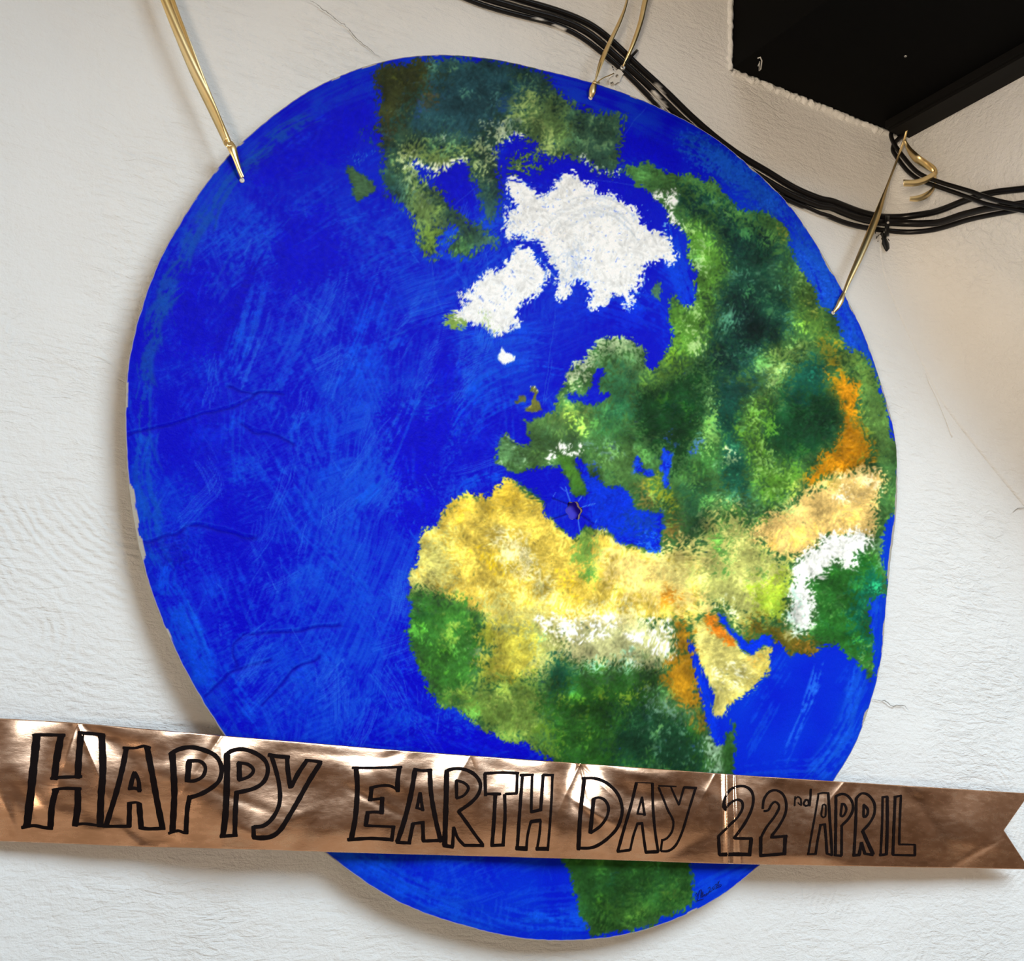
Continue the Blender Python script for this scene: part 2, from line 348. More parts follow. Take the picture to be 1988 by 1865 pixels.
def DAB(col, cx, cy, rx, ry, ang=0, soft=16, rag=0.9, op=0.8, jit=0.12): P(col, ell(cx, cy, rx, ry, ang), soft, rag, op, jit, 2.2, 0.75)
def STIP(col, pts, dens=0.3, op=0.8, soft=12, k=2.5, jit=0.08):
    """stippled, broken paint inside a polygon"""
    s, m = mask(pts, soft, 0.6, 2.0)
    n = 0.8*NB2[s]+0.3*N[1.2][s]+0.35*N[5][s]+0.45*N[10][s]
    t = np.quantile(n, 1-dens)
    lay(s, m*np.clip((n-t)/0.5, 0, 1)*op, col, jit); HGT[s] += 0.5*m*np.clip((n-t)/0.5, 0, 1)
def line(pts, w, col, op=1.0, h=0.0, off=(0, 0), wob=1.0):
    s = bbox(pts, w*3+8); X = GX[s]+off[0]+wob*1.2*N[10][s]; Y = GY[s]+off[1]+wob*1.2*N[22][s]
    d = np.full(X.shape, 1e9)
    for (xa, ya), (xb, yb) in zip(pts[:-1], pts[1:]):
        L = (xb-xa)**2+(yb-ya)**2+1e-9; t = np.clip(((X-xa)*(xb-xa)+(Y-ya)*(yb-ya))/L, 0, 1)
        d = np.minimum(d, np.hypot(X-xa-t*(xb-xa), Y-ya-t*(yb-ya)))
    a = np.clip(1.4-d/(w*0.5), 0, 1)
    lay(s, a*op, col); HGT[s] += h*np.exp(-(d/w)**2)
def STROKE(col, p0, p1, w, op=0.6, bend=0.0, dens=0.5, soft=0.3, f=STREAK, hair=0.72):
    """one dry brush stroke: bristle streaks running from p0 to p1, bowed by bend"""
    p0 = np.array(p0, float); p1 = np.array(p1, float); L = np.hypot(*(p1-p0)); t = (p1-p0)/L; n = np.array((-t[1], t[0]))
    m = abs(bend)+w+10; s = bbox([p0, p1], m)
    u = (GX[s]-p0[0])*t[0]+(GY[s]-p0[1])*t[1]; v = (GX[s]-p0[0])*n[0]+(GY[s]-p0[1])*n[1]
    v = v-bend*4*(u/L)*(1-u/L)+0.8*N[22][s]
    un = u/L+0.05*N[22][s]+0.10*streak(u*0.3+p0[0]*3, v+p0[1]*5, STREAK2)
    a = np.clip((0.5-np.abs(un-0.5))/0.10, 0, 1)*np.clip((1-np.abs(2*v/w))/soft, 0, 1)
    q = hair*streak(u+p0[0]*7, v*1.0+p0[1]*11, f)+(1-hair)*N[10][s]+0.25*N[2.5][s]
    th = np.quantile(q, 1-dens)
    b = np.clip((q-th)/0.55+0.22, 0, 1)
    lay(s, a*b*op, col, 0.04); HGT[s] += 0.25*a*b

# ---- ocean ---------------------------------------------------------------------------------------
DEEP = (6, 0, 196); MID = (6, 46, 206); LITE = (26, 88, 220); PALE = (70, 124, 232); RIM = (16, 72, 204)
CXp, CYp = 1010.0, 965.0
ang = np.arctan2(GY-CYp, GX-CXp)
oa = np.array([np.arctan2(y-CYp, x-CXp) for x, y in OUTLINE]); orr = np.array([np.hypot(x-CXp, y-CYp) for x, y in OUTLINE]); oi = np.argsort(oa)
def rim_at(a): return np.interp(a, oa[oi], orr[oi], period=2*np.pi)
rel = np.hypot(GX-CXp, GY-CYp)/rim_at(ang)
mix = np.clip(0.42+0.24*N[50]+0.22*N[22]+0.14*N[10]+0.12*N[2.5], 0, 1)[..., None]
mix = mix*np.clip(0.55+0.65*np.clip((1180-GX)/500, 0, 1)*np.clip((GY-250)/500, 0.15, 1), 0, 1)[..., None]
IMG[:] = np.array(DEEP)*(1-mix)+np.array(MID)*mix
right = np.clip((GX-1180)/260, 0, 1)*np.clip((GY-230)/250, 0, 1)
south = np.clip((GY-1500)/180, 0, 1)
k = (np.clip(right*0.95+south*0.85, 0, 1)*(0.85+0.12*N[22]))[..., None]
IMG[:] = IMG*(1-k)+np.array((2, 54, 214))*k
# scrubbed bristle marks whose direction changes from patch to patch
def scrub(seed, f, angs, k=60):
    sel = gnoise(k, seed=seed)+.25*N[10]; q = np.searchsorted(np.quantile(sel, np.linspace(0, 1, len(angs)+1)[1:-1]), sel); o = np.zeros((PH, PW))
    for i, a in enumerate(angs):
        t = np.radians(a); c, d = np.cos(t), np.sin(t); m = q == i; o[m] = streak((GX*c+GY*d)[m]+i*330+seed*71, (GY*c-GX*d)[m]+i*190+2*N[22][m], f)
    return o
HAIR = gnoise(34, 0.9, 96, (1024, 1024))
sc1 = scrub(41, STREAK2, (100, 118, 62, 150, 108, -22)); sc2 = scrub(52, HAIR, (112, 100, 140, 70, 96, 160, -20), 80)
zone = np.clip((1250-GX)/300, 0, 1)*np.clip((GY-300)/160, 0, 1)
al = np.clip((sc1+.35*N[2.5]+.6*N[50]+.5*N[110]-.45)/1.3, 0, 1)*zone*.40
lay((slice(None), slice(None)), al, (20, 80, 216))
al = np.clip((sc2+.5*N[22]+.5*N[110]-.8)/1.0, 0, 1)*zone*.38
lay((slice(None), slice(None)), al, (52, 104, 226)); HGT += .4*al
wv = np.sin((GX*.45+GY*.9)*.95)*.5+np.sin((GX*.9-GY*.35)*.42)*.5       # the board's weave catching the brush in rows of flecks
al = np.clip((wv+.5*N[2.5]+.8*np.roll(N[50], 333, 1)-1.1)/.5, 0, 1)*zone*.28
lay((slice(None), slice(None)), al, (40, 92, 222))
# smooth deep patches
for pts in (A_((360, 1190), (520, 1180), (560, 1650), (420, 1660), (350, 1500)), A_((880, 900), (1180, 850), (1260, 1150), (960, 1330), (860, 1200)),
            E_((300, 120), (480, 160), (470, 480), (330, 760), (130, 980), (90, 800), (240, 480)), E_((60, 1000), (300, 850), (330, 1060), (210, 1180), (60, 1200)),
            A_((700, 640), (1000, 420), (1380, 200), (1400, 440), (1220, 620), (820, 760)), B_((430, 600), (690, 640), (760, 900), (640, 880), (520, 760)),
            C_((160, 230), (500, 200), (510, 380), (330, 420), (160, 330)), B_((860, 540), (950, 500), (1190, 620), (1340, 700), (1500, 720), (1480, 830), (1140, 700), (1070, 780), (900, 700)),
            F_((60, 700), (500, 740), (820, 850), (300, 830), (60, 810)), G_((1560, 50), (1800, 150), (1860, 600), (1640, 560), (1560, 400))):
    P((8, 0, 200), pts, 26, 0.5, 0.85, 0.03)
P((8, 0, 200), G_((420, 60), (640, 0), (760, 300), (700, 760), (520, 760), (420, 420)), 40, .5, .6, .03); P((8, 0, 198), E_((480, 520), (760, 480), (640, 780), (420, 900), (380, 700)), 40, .5, .6, .03); P((10, 0, 198), F_((20, 200), (110, 260), (240, 580), (480, 740), (300, 760), (40, 560)), 36, .5, .6, .03)
# long soft strokes of mid and light blue
for i in range(230):
    a = rng.uniform(-np.pi, np.pi); r = np.sqrt(rng.uniform(0.02, 0.9))
    x = CXp-60+735*r*np.cos(a); y = CYp+862*r*np.sin(a)
    if x > 1180 and y > 350: continue
    th = a+np.pi/2+rng.uniform(-0.5, 0.5) if rng.rand() < 0.6 else rng.uniform(1.2, 2.2)
    L = rng.uniform(60, 170)
    STROKE(LITE if rng.rand() < 0.55 else MID, (x, y), (x+L*np.cos(th), y+L*np.sin(th)), rng.uniform(16, 60), rng.uniform(0.25, 0.55), rng.uniform(-12, 12), 0.4)
S = STROKE
for p0, p1, w, op, bd, de, c in (
    (A_((620, 1080))[0], A_((860, 800))[0], 60, .45, 6, .4, LITE), (A_((540, 1330))[0], A_((700, 1060))[0], 56, .5, 4, .45, (24, 82, 200)),
    (A_((660, 1700))[0], A_((800, 1250))[0], 46, .6, 6, .5, LITE), (A_((700, 1790))[0], A_((830, 1450))[0], 30, .5, 0, .4, PALE),
    (A_((980, 860))[0], A_((1230, 700))[0], 50, .35, 0, .35, LITE), (A_((1010, 1080))[0], A_((1420, 820))[0], 60, .35, 0, .4, LITE),
    (A_((1330, 1230))[0], A_((1620, 1110))[0], 60, .6, -16, .55, (16, 76, 224)), (A_((1220, 1860))[0], A_((1440, 1240))[0], 62, .65, 5, .55, (14, 82, 226)),
    (A_((1340, 1860))[0], A_((1520, 1380))[0], 46, .55, 5, .5, (14, 76, 222)), (A_((1440, 1700))[0], A_((1620, 1380))[0], 50, .55, 6, .5, LITE),
    (A_((1500, 1560))[0], A_((1860, 1380))[0], 60, .5, -14, .5, (10, 66, 220)), (B_((420, 1060))[0], B_((880, 950))[0], 40, .6, -14, .5, LITE),
    (B_((300, 1180))[0], B_((720, 1120))[0], 46, .5, -26, .5, LITE), (B_((480, 1330))[0], B_((900, 1130))[0], 40, .35, -26, .4, LITE),
    (B_((590, 1590))[0], B_((1120, 1500))[0], 36, .65, -12, .6, (12, 80, 226)), (B_((630, 1690))[0], B_((1100, 1560))[0], 46, .5, -22, .5, LITE),
    (E_((440, 460))[0], E_((960, 200))[0], 46, .7, -26, .6, (10, 86, 224)), (E_((450, 340))[0], E_((900, 130))[0], 36, .55, -20, .5, LITE),
    (E_((560, 520))[0], E_((840, 380))[0], 40, .6, -6, .6, (10, 84, 222)), (E_((470, 900))[0], E_((700, 830))[0], 36, .7, -6, .6, (12, 84, 220)),
    (E_((0, 780))[0], E_((180, 300))[0], 46, .6, 4, .45, LITE), (E_((60, 560))[0], E_((240, 250))[0], 36, .45, 0, .4, PALE),
    (E_((480, 640))[0], E_((560, 500))[0], 50, .4, 0, .4, LITE), (B_((1180, 1330))[0], B_((1700, 1480))[0], 90, .5, -10, .5, (6, 62, 226)),
    (B_((1560, 1290))[0], B_((1800, 1580))[0], 70, .5, 0, .5, (2, 60, 228)), (C_((430, 820))[0], C_((560, 1180))[0], 46, .7, 4, .7, (4, 74, 226)),
    (C_((360, 960))[0], C_((520, 1080))[0], 46, .5, 0, .6, (4, 74, 226)),
    (G_((800, 300))[0], G_((1150, 800))[0], 60, .45, -6, .45, LITE), (G_((1000, 420))[0], G_((1330, 1000))[0], 50, .4, -4, .4, LITE),
    (G_((1220, 120))[0], G_((1320, 620))[0], 60, .5, 8, .5, (16, 80, 220)), (G_((1390, 650))[0], G_((1560, 480))[0], 36, .75, 6, .6, (18, 92, 222)),
    (G_((1340, 820))[0], G_((1430, 600))[0], 40, .5, 0, .5, LITE), (G_((1400, 520))[0], G_((1680, 180))[0], 40, .5, 0, .4, LITE),
    (G_((700, 920))[0], G_((880, 1400))[0], 50, .4, 0, .4, LITE), (G_((500, 900))[0], G_((740, 1450))[0], 44, .45, -6, .45, LITE),
    (G_((340, 1050))[0], G_((600, 1650))[0], 54, .75, -8, .7, (10, 78, 222)), (G_((420, 1150))[0], G_((560, 1500))[0], 30, .6, -4, .5, (30, 110, 226)),
    (G_((660, 1600))[0], G_((860, 1860))[0], 46, .7, 0, .6, (14, 80, 222)), (G_((900, 1860))[0], G_((1300, 1480))[0], 60, .35, 0, .4, LITE),
    (G_((1250, 1000))[0], G_((1700, 1560))[0], 70, .4, -6, .4, LITE), (G_((950, 950))[0], G_((1300, 1500))[0], 60, .35, 0, .35, LITE),
    (F_((0, 560))[0], F_((420, 760))[0], 60, .35, 0, .45, LITE), (F_((0, 300))[0], F_((160, 560))[0], 40, .35, 0, .4, LITE),
    (D_((900, 1800))[0], D_((1100, 1500))[0], 50, .5, 0, .5, LITE), (D_((1180, 1820))[0], D_((1260, 1560))[0], 26, .7, 0, .5, PALE),
    (D_((1380, 1700))[0], D_((1480, 1560))[0], 46, .4, 0, .4, LITE), (H_((1380, 860))[0], H_((1540, 500))[0], 24, .6, 0, .45, PALE),
    (H_((1180, 820))[0], H_((1320, 560))[0], 44, .5, 0, .45, LITE), (H_((1540, 940))[0], H_((1760, 640))[0], 60, .6, 6, .5, (40, 110, 232)),
    (H_((1640, 760))[0], H_((1820, 440))[0], 40, .5, 4, .5, LITE), (H_((1150, 930))[0], H_((1600, 900))[0], 50, .5, 0, .5, LITE),
    (H_((0, 1600))[0], H_((330, 1560))[0], 60, .4, -4, .5, LITE), (H_((0, 1700))[0], H_((340, 1700))[0], 50, .6, 0, .55, (20, 96, 232)),
    (H_((940, 1560))[0], H_((1180, 1430))[0], 60, .5, 0, .5, LITE), (F_((0, 1480))[0], F_((480, 1700))[0], 46, .55, 6, .5, (24, 96, 232)),
    (F_((0, 1420))[0], F_((420, 1560))[0], 40, .35, 4, .4, LITE)):
    STROKE(c, p0, p1, w, op, bd, de)
STROKE((10, 0, 190), A_((800, 1120))[0], A_((640, 1600))[0], 22, .95, 6, .95, .4)
STROKE((10, 0, 190), A_((720, 1270))[0], A_((560, 1740))[0], 22, .9, 8, .9, .4)
# rim: broad strokes following the edge, lighter and slightly greenish
rimn = 0.5+0.45*np.sin(ang*3.1+0.7)+0.35*N[110]
R0 = np.clip((rel-0.915)/0.03, 0, 1)*np.clip(0.45+0.5*rimn, 0.1, 1)
R0 = R0*np.clip(0.6+0.45*streak(ang*820+3000, rel*800, STREAK2)+.3*N[10], 0.1, 1)
lay((slice(None), slice(None)), R0*0.6, (18, 78, 196))
for a0, a1, w, c, o in ((168, 196, 50, (16, 80, 190), .75), (197, 214, 44, (20, 76, 170), .8), (214, 240, 40, (24, 80, 170), .7), (148, 167, 46, (8, 74, 214), .8),
                        (294, 318, 50, (22, 74, 176), .75), (318, 342, 66, (26, 88, 196), .8), (100, 128, 60, (14, 84, 224), .6), (66, 92, 50, (30, 100, 232), .55), (8, 40, 36, (40, 108, 228), .45)):
    for k in range(3):
        b0 = np.radians(a0+(a1-a0)*k/3.2); b1 = np.radians(a0+(a1-a0)*(k+1.4)/3.2); q = 0.945
        p0 = (CXp+rim_at(b0)*q*np.cos(b0), CYp+rim_at(b0)*q*np.sin(b0)); p1 = (CXp+rim_at(b1)*q*np.cos(b1), CYp+rim_at(b1)*q*np.sin(b1))
        STROKE(c, p0, p1, w, o, -16, .7, .35)
P((30, 92, 204), C_((500, 230), (760, 330), (980, 520), (1200, 800), (1390, 1080), (1440, 1240), (1340, 1180), (1150, 900), (1100, 740), (900, 620), (720, 470), (520, 330)), 30, .5, .8, .05)
P((34, 96, 226), C_((1100, 860), (1180, 900), (1260, 1050), (1400, 1180), (1560, 1500), (1500, 1430), (1380, 1290), (1270, 1150), (1160, 990)), 24, .4, .7, .05)
# folds and creases of the board; shade and highlight painted as dark and pale lines
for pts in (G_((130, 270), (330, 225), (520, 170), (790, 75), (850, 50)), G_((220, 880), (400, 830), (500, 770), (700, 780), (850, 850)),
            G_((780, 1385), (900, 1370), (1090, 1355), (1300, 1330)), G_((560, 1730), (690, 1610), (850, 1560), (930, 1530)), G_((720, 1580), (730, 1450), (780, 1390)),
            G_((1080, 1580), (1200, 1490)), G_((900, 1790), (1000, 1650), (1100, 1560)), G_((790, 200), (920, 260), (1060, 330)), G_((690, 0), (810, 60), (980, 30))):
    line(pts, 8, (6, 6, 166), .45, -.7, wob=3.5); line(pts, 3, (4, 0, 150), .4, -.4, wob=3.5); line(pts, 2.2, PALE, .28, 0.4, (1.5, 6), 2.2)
STIP((10, 20, 160), G_((220, 870), (400, 830), (480, 800), (470, 1000), (380, 1000), (250, 900)), .8, .5)
# bundles of parallel bristle hairs
for i in range(64):
    x = rng.uniform(300, 1000); y = rng.uniform(380, 1400); th = rng.choice([1.9, 1.75, 2.2, -.45, .95])+rng.uniform(-.2, .2); L = rng.uniform(40, 110); c, d = np.cos(th), np.sin(th)
    if np.hypot((x-CXp)/735, (y-CYp)/862) > .85: continue
    for k in range(rng.randint(5, 12)):
        o = k*3.4+rng.uniform(-1, 1); u0 = rng.uniform(-12, 12); line([(x-d*o+c*u0, y+c*o+d*u0), (x-d*o+c*L*.5+3, y+c*o+d*L*.5), (x-d*o+c*(L+u0), y+c*o+d*(L+u0))], 1.9, (74, 120, 230), rng.uniform(.2, .6), .25)
# hairline scratches of lighter paint
for i in range(70):
    x = rng.uniform(300, 1000); y = rng.uniform(330, 1420); th = rng.uniform(0.7, 2.4); L = rng.uniform(15, 70)
    if np.hypot((x-CXp)/735, (y-CYp)/862) < .93: line([(x, y), (x+L*np.cos(th), y+L*np.sin(th))], 1.6, (96, 132, 235), rng.uniform(.25, .6))
for p in (B_((500, 1130), (520, 1380)), B_((520, 1300), (560, 1400)), B_((1140, 1400), (1080, 1865)), C_((300, 80), (150, 270)), E_((1010, 350), (940, 420)), E_((1000, 150), (960, 420)),
          E_((480, 0), (700, 30)), E_((0, 700), (110, 540)), B_((700, 740), (740, 830)), B_((600, 860), (720, 760)), C_((0, 480), (240, 520))):
    line(p, 1.5, (110, 140, 225), .4)

# ---- land ----------------------------------------------------------------------------------------
NAM = B_((200, 140), (215, 120), (330, 115), (420, 100), (520, 92), (700, 84), (850, 100), (1000, 135), (1100, 180), (1140, 240), (1180, 270), (1230, 330), (1290, 370), (1390, 370), (1480, 380),
         (1510, 400), (1480, 470), (1490, 530), (1450, 560), (1480, 610), (1470, 690), (1420, 685), (1340, 660), (1290, 610), (1190, 610), (1130, 620), (1070, 580), (1010, 520), (950, 490), (880, 520), (840, 540),
         (830, 580), (835, 650), (850, 730), (860, 800), (850, 900), (800, 930), (770, 930), (760, 850), (735, 760), (710, 690), (690, 620), (600, 640), (510, 690), (460, 660), (415, 600), (405, 640), (430, 690), (520, 760),
         (600, 840), (640, 890), (700, 950), (780, 990), (850, 1020), (840, 1070), (760, 1070), (710, 1110), (600, 1110), (585, 1060), (640, 980), (600, 940), (545, 960), (535, 1050), (540, 1110), (480, 1110), (440, 1060),
         (420, 980), (400, 900), (330, 830), (260, 790), (250, 740), (260, 690), (250, 640), (240, 560), (225, 470), (220, 380), (230, 270), (205, 190))
NAM2 = B_((890, 620), (960, 590), (1020, 595), (1040, 640), (1070, 680), (1010, 670), (930, 680), (900, 660))
NAM3 = B_((55, 645), (110, 660), (150, 690), (200, 730), (210, 770), (130, 825), (100, 815), (85, 740), (65, 690))
EUR = (E_((770, 845), (740, 820), (700, 800), (655, 780), (650, 740), (680, 650), (715, 600), (760, 640), (810, 665), (855, 660), (860, 600), (850, 560), (815, 515), (860, 520), (930, 495), (990, 460), (1020, 400), (1030, 360),
           (1070, 310), (1100, 260), (1110, 200), (1150, 155), (1200, 150), (1230, 90), (1280, 40), (1330, 15), (1400, 5), (1470, 30), (1540, 70), (1575, 100), (1560, 150), (1560, 190), (1590, 215), (1630, 170), (1680, 100), (1730, 90))
       + C_((440, 1440), (445, 1380), (440, 1310), (430, 1220), (412, 1160), (430, 1120), (470, 1130), (500, 1180), (540, 1210), (570, 1160), (560, 1080), (580, 1010), (550, 960), (530, 900), (550, 850), (520, 790), (490, 750), (440, 740),
            (400, 660), (330, 570), (290, 530), (240, 510), (200, 450), (190, 400), (250, 410), (310, 380), (360, 420), (420, 450), (520, 450), (600, 480), (700, 490), (720, 540), (770, 600), (830, 650), (920, 670), (1000, 680), (1050, 720),
            (1090, 780), (1100, 860), (1110, 910), (1150, 940), (1170, 1000), (1230, 1070), (1250, 1140), (1260, 1190), (1330, 1220), (1370, 1290), (1390, 1370), (1430, 1450), (1500, 1440), (1550, 1520), (1600, 1640), (1640, 1780))
       + D_((1660, 280), (1705, 330), (1712, 560), (1690, 690), (1640, 730), (1620, 850), (1610, 980), (1650, 1030), (1650, 1150), (1540, 1180), (1530, 1260), (1550, 1340), (1560, 1440), (1570, 1560), (1550, 1650), (1480, 1560), (1400, 1460),
            (1340, 1430), (1290, 1440), (1240, 1490), (1170, 1480), (1100, 1500), (1060, 1450), (1000, 1400), (1000, 1430), (990, 1520), (970, 1600), (900, 1680), (830, 1740), (760, 1770), (730, 1830), (690, 1840), (660, 1820), (670, 1740), (650, 1640),
            (620, 1580), (590, 1490), (550, 1420), (530, 1410), (525, 1440), (560, 1520), (570, 1600), (590, 1640), (605, 1720), (612, 1800))
       + H_((960, 560), (970, 630), (990, 690), (1010, 740), (1040, 780), (1070, 770), (1100, 710), (1125, 650), (1135, 720), (1130, 800), (1120, 850), (1130, 930), (1020, 1150), (905, 1395), (910, 1500), (920, 1600), (850, 1640), (760, 1680), (700, 1720),
            (620, 1740), (540, 1745), (460, 1755), (400, 1765), (370, 1740), (350, 1670), (320, 1580), (300, 1520), (290, 1450), (250, 1390), (190, 1100))
       + F_((860, 870), (790, 830), (720, 780), (650, 770), (560, 740), (480, 700), (420, 660), (370, 610), (270, 590), (220, 520), (190, 440), (150, 350), (120, 270), (110, 150), (126, 20))
       + E_((130, 1600), (145, 1480), (170, 1420), (200, 1330), (205, 1220), (230, 1180), (300, 1160), (330, 1110), (320, 1070), (380, 1020), (430, 970), (490, 945), (560, 960), (600, 990), (640, 950), (690, 910), (740, 870), (765, 862)))
MED = E_((640, 830), (760, 828), (870, 812), (960, 795), (1050, 790), (1075, 840), (1100, 890), (1130, 960), (1200, 965), (1212, 920), (1180, 860), (1140, 790), (1140, 735), (1180, 740), (1210, 800), (1230, 860), (1260, 800), (1280, 870), (1310, 900), (1350, 930),
         (1400, 920), (1450, 940), (1480, 990), (1500, 1040), (1560, 1060), (1620, 1080), (1650, 1060), (1670, 1100), (1680, 1150), (1660, 1210), (1640, 1315), (1560, 1288), (1480, 1275), (1390, 1240), (1330, 1180), (1280, 1160), (1190, 1165), (1140, 1235),
         (1090, 1200), (1040, 1170), (1010, 1120), (940, 1090), (950, 1030), (920, 990), (860, 940), (790, 890), (762, 862), (730, 850))
BALT = E_((1085, 385), (1100, 350), (1150, 340), (1165, 370), (1210, 370), (1230, 300), (1260, 230), (1310, 195), (1322, 230), (1270, 290), (1290, 350), (1350, 345), (1340, 380), (1260, 430), (1200, 420), (1130, 400))
GULF = D_((690, 1262), (722, 1268), (780, 1350), (840, 1415), (880, 1435), (915, 1395), (960, 1375), (1010, 1395), (1010, 1435), (950, 1440), (910, 1475), (880, 1492), (830, 1465), (780, 1405), (730, 1340))
BLACKSEA = D_((245, 375), (265, 395), (275, 450), (352, 492), (320, 502), (228, 470)); CASP = D_((400, 335), (442, 390), (430, 450), (420, 520), (432, 572), (388, 580), (400, 500), (372, 420))
UK = E_((865, 295), (900, 300), (915, 340), (905, 370), (925, 410), (942, 470), (890, 468), (828, 470), (838, 445), (870, 430), (875, 380), (865, 340))
IRE = E_((800, 360), (840, 350), (845, 390), (830, 420), (775, 420), (770, 400), (790, 390))
KOLA = C_((340, 1050), (370, 1040), (385, 1100), (375, 1165), (345, 1160), (332, 1100))
OCEAN = IMG.copy()
def union(*polys, soft=5, rag=0.5, warp=1.0):
    M = np.zeros((PH, PW))
    for p in polys:
        s, m = mask(p, soft, rag, warp, .45); M[s] = np.maximum(M[s], m)
    return M
def cut(M, *polys, soft=4, rag=0.4, warp=.8):
    for p in polys:
        s, m = mask(p, soft, rag, warp, .45); M[s] = M[s]*(1-m)
    return M
M_NAM = union(NAM, soft=11, rag=.75); M_NAM2 = union(NAM2, soft=16, rag=.9); M_NAM3 = union(NAM3, soft=4, rag=.3, warp=.6)
M_EUR = cut(union(EUR, soft=6, rag=.65), MED, BALT, GULF, BLACKSEA, CASP, soft=5, rag=.5)
ITALY = E_((1040, 715), (1100, 735), (1150, 830), (1208, 910), (1190, 968), (1122, 960), (1132, 920), (1080, 820))
s_, m_ = mask(ITALY, 4, .4, .7); M_EUR[s_] = np.maximum(M_EUR[s_], m_)
M_ISL = union(UK, IRE, soft=1.5, rag=.15, warp=.15); M_KOLA = union(KOLA, soft=5, rag=.4)

# -- North America
LIM[0] = np.maximum(np.maximum(M_NAM, M_NAM2), M_NAM3)
P((46, 78, 62), [(640, 90), (1300, 90), (1300, 620), (640, 620)], 2, 0, 1, .12)
P((32, 66, 76), B_((450, 60), (900, 60), (1120, 180), (1160, 330), (960, 320), (880, 420), (700, 520), (520, 500), (360, 480), (330, 380), (420, 280)), 40, .6, .95)
P((46, 50, 24), B_((190, 90), (500, 90), (500, 230), (420, 260), (380, 330), (320, 420), (270, 500), (220, 520), (200, 300)), 26, .7, .95)
P((58, 58, 30), B_((230, 400), (340, 400), (280, 540), (230, 560)), 20, .6, .6)
STIP((28, 56, 120), B_((360, 220), (540, 200), (560, 330), (420, 380)), .3, .6); STIP((54, 50, 22), B_((430, 240), (540, 230), (530, 350), (460, 350)), .5, .8)
STIP((24, 60, 120), B_((860, 260), (960, 240), (960, 400), (880, 480), (760, 560)), .4, .7)
STIP((22, 44, 40), B_((900, 120), (1060, 170), (1150, 300), (1120, 320), (1030, 230), (900, 180)), .5, .85)
STIP((26, 40, 30), B_((500, 130), (600, 110), (620, 200), (540, 240)), .5, .7)
P((84, 112, 62), B_((930, 250), (1080, 260), (1120, 330), (1290, 380), (1300, 600), (1180, 630), (1040, 560), (960, 480), (900, 420)), 34, .8, .85)
STIP((132, 150, 88), B_((950, 270), (1100, 290), (1110, 450), (1180, 600), (1060, 570), (960, 470), (930, 380)), .45, .75)
P((54, 92, 74), B_((1240, 350), (1520, 370), (1500, 700), (1340, 690), (1240, 560)), 26, .7, .75)
STIP((96, 128, 84), B_((1300, 390), (1500, 380), (1440, 560), (1380, 640), (1280, 560)), .4, .6)
P((120, 146, 78), B_((330, 515), (520, 560), (700, 560), (690, 640), (510, 690), (430, 620), (400, 660), (340, 680)), 24, .8, .95)
STIP((176, 190, 140), B_((335, 520), (430, 530), (420, 640), (380, 720), (340, 660)), .5, .7)
STIP((225, 232, 205), B_((430, 620), (520, 650), (660, 600), (700, 620), (600, 660), (510, 700), (450, 680)), .65, .9, 8); STIP((215, 225, 200), B_((360, 620), (420, 610), (440, 720), (380, 720)), .45, .8)
P((108, 138, 74), B_((350, 700), (440, 720), (560, 840), (580, 920), (530, 1000), (545, 1100), (480, 1110), (430, 1030), (420, 920), (380, 860)), 26, .7, .95)
STIP((160, 178, 126), B_((370, 690), (470, 740), (500, 860), (430, 840)), .4, .7); P((112, 150, 56), B_((470, 940), (535, 960), (535, 1110), (490, 1110), (450, 1040)), 20, .6, .8)
P((56, 92, 78), B_((560, 850), (620, 880), (860, 1010), (860, 1080), (580, 1120), (590, 1040), (640, 980)), 30, .7, .85); P((64, 116, 56), B_((590, 1030), (720, 1040), (700, 1110), (600, 1110)), 18, .7, .6)
P((34, 84, 104), B_((250, 730), (350, 740), (380, 850), (260, 800)), 24, .6, .6)
P((36, 70, 74), B_((700, 640), (800, 640), (860, 760), (850, 930), (760, 930), (740, 800)), 26, .6, .95); P((66, 98, 62), B_((700, 610), (790, 620), (790, 800), (740, 760)), 20, .6, .7)
STIP((160, 178, 130), B_((740, 490), (800, 480), (830, 560), (820, 660), (840, 730), (770, 700), (735, 580)), .55, .85)
STIP((176, 190, 146), B_((740, 440), (860, 410), (950, 430), (960, 520), (860, 540), (790, 490)), .55, .85); STIP((230, 235, 220), B_((880, 480), (960, 480), (950, 530), (900, 530)), .4, .8)
STIP((205, 215, 180), B_((500, 490), (570, 480), (580, 550), (530, 560)), .35, .8)
STIP((220, 230, 215), B_((1280, 590), (1330, 630), (1420, 670), (1480, 650), (1480, 700), (1390, 690), (1310, 660)), .55, .85, 6)
P((72, 108, 66), NAM2, 16, .8, .9); STIP((140, 160, 90), B_((900, 620), (1000, 610), (990, 670), (920, 670)), .4, .8)
P((60, 92, 62), NAM3, 4, .3, 1); LIM[0] = None
STIP((40, 92, 96), B_((130, 450), (210, 450), (220, 540), (150, 540)), .4, .7); STIP((60, 110, 190), B_((70, 580), (220, 560), (230, 600), (60, 650)), .3, .7)

# -- Europe, Asia, Africa
LIM[0] = M_EUR
P((62, 106, 54), [(780, 280), (1760, 280), (1760, 1840), (780, 1840)], 2, 0, 1, .10)
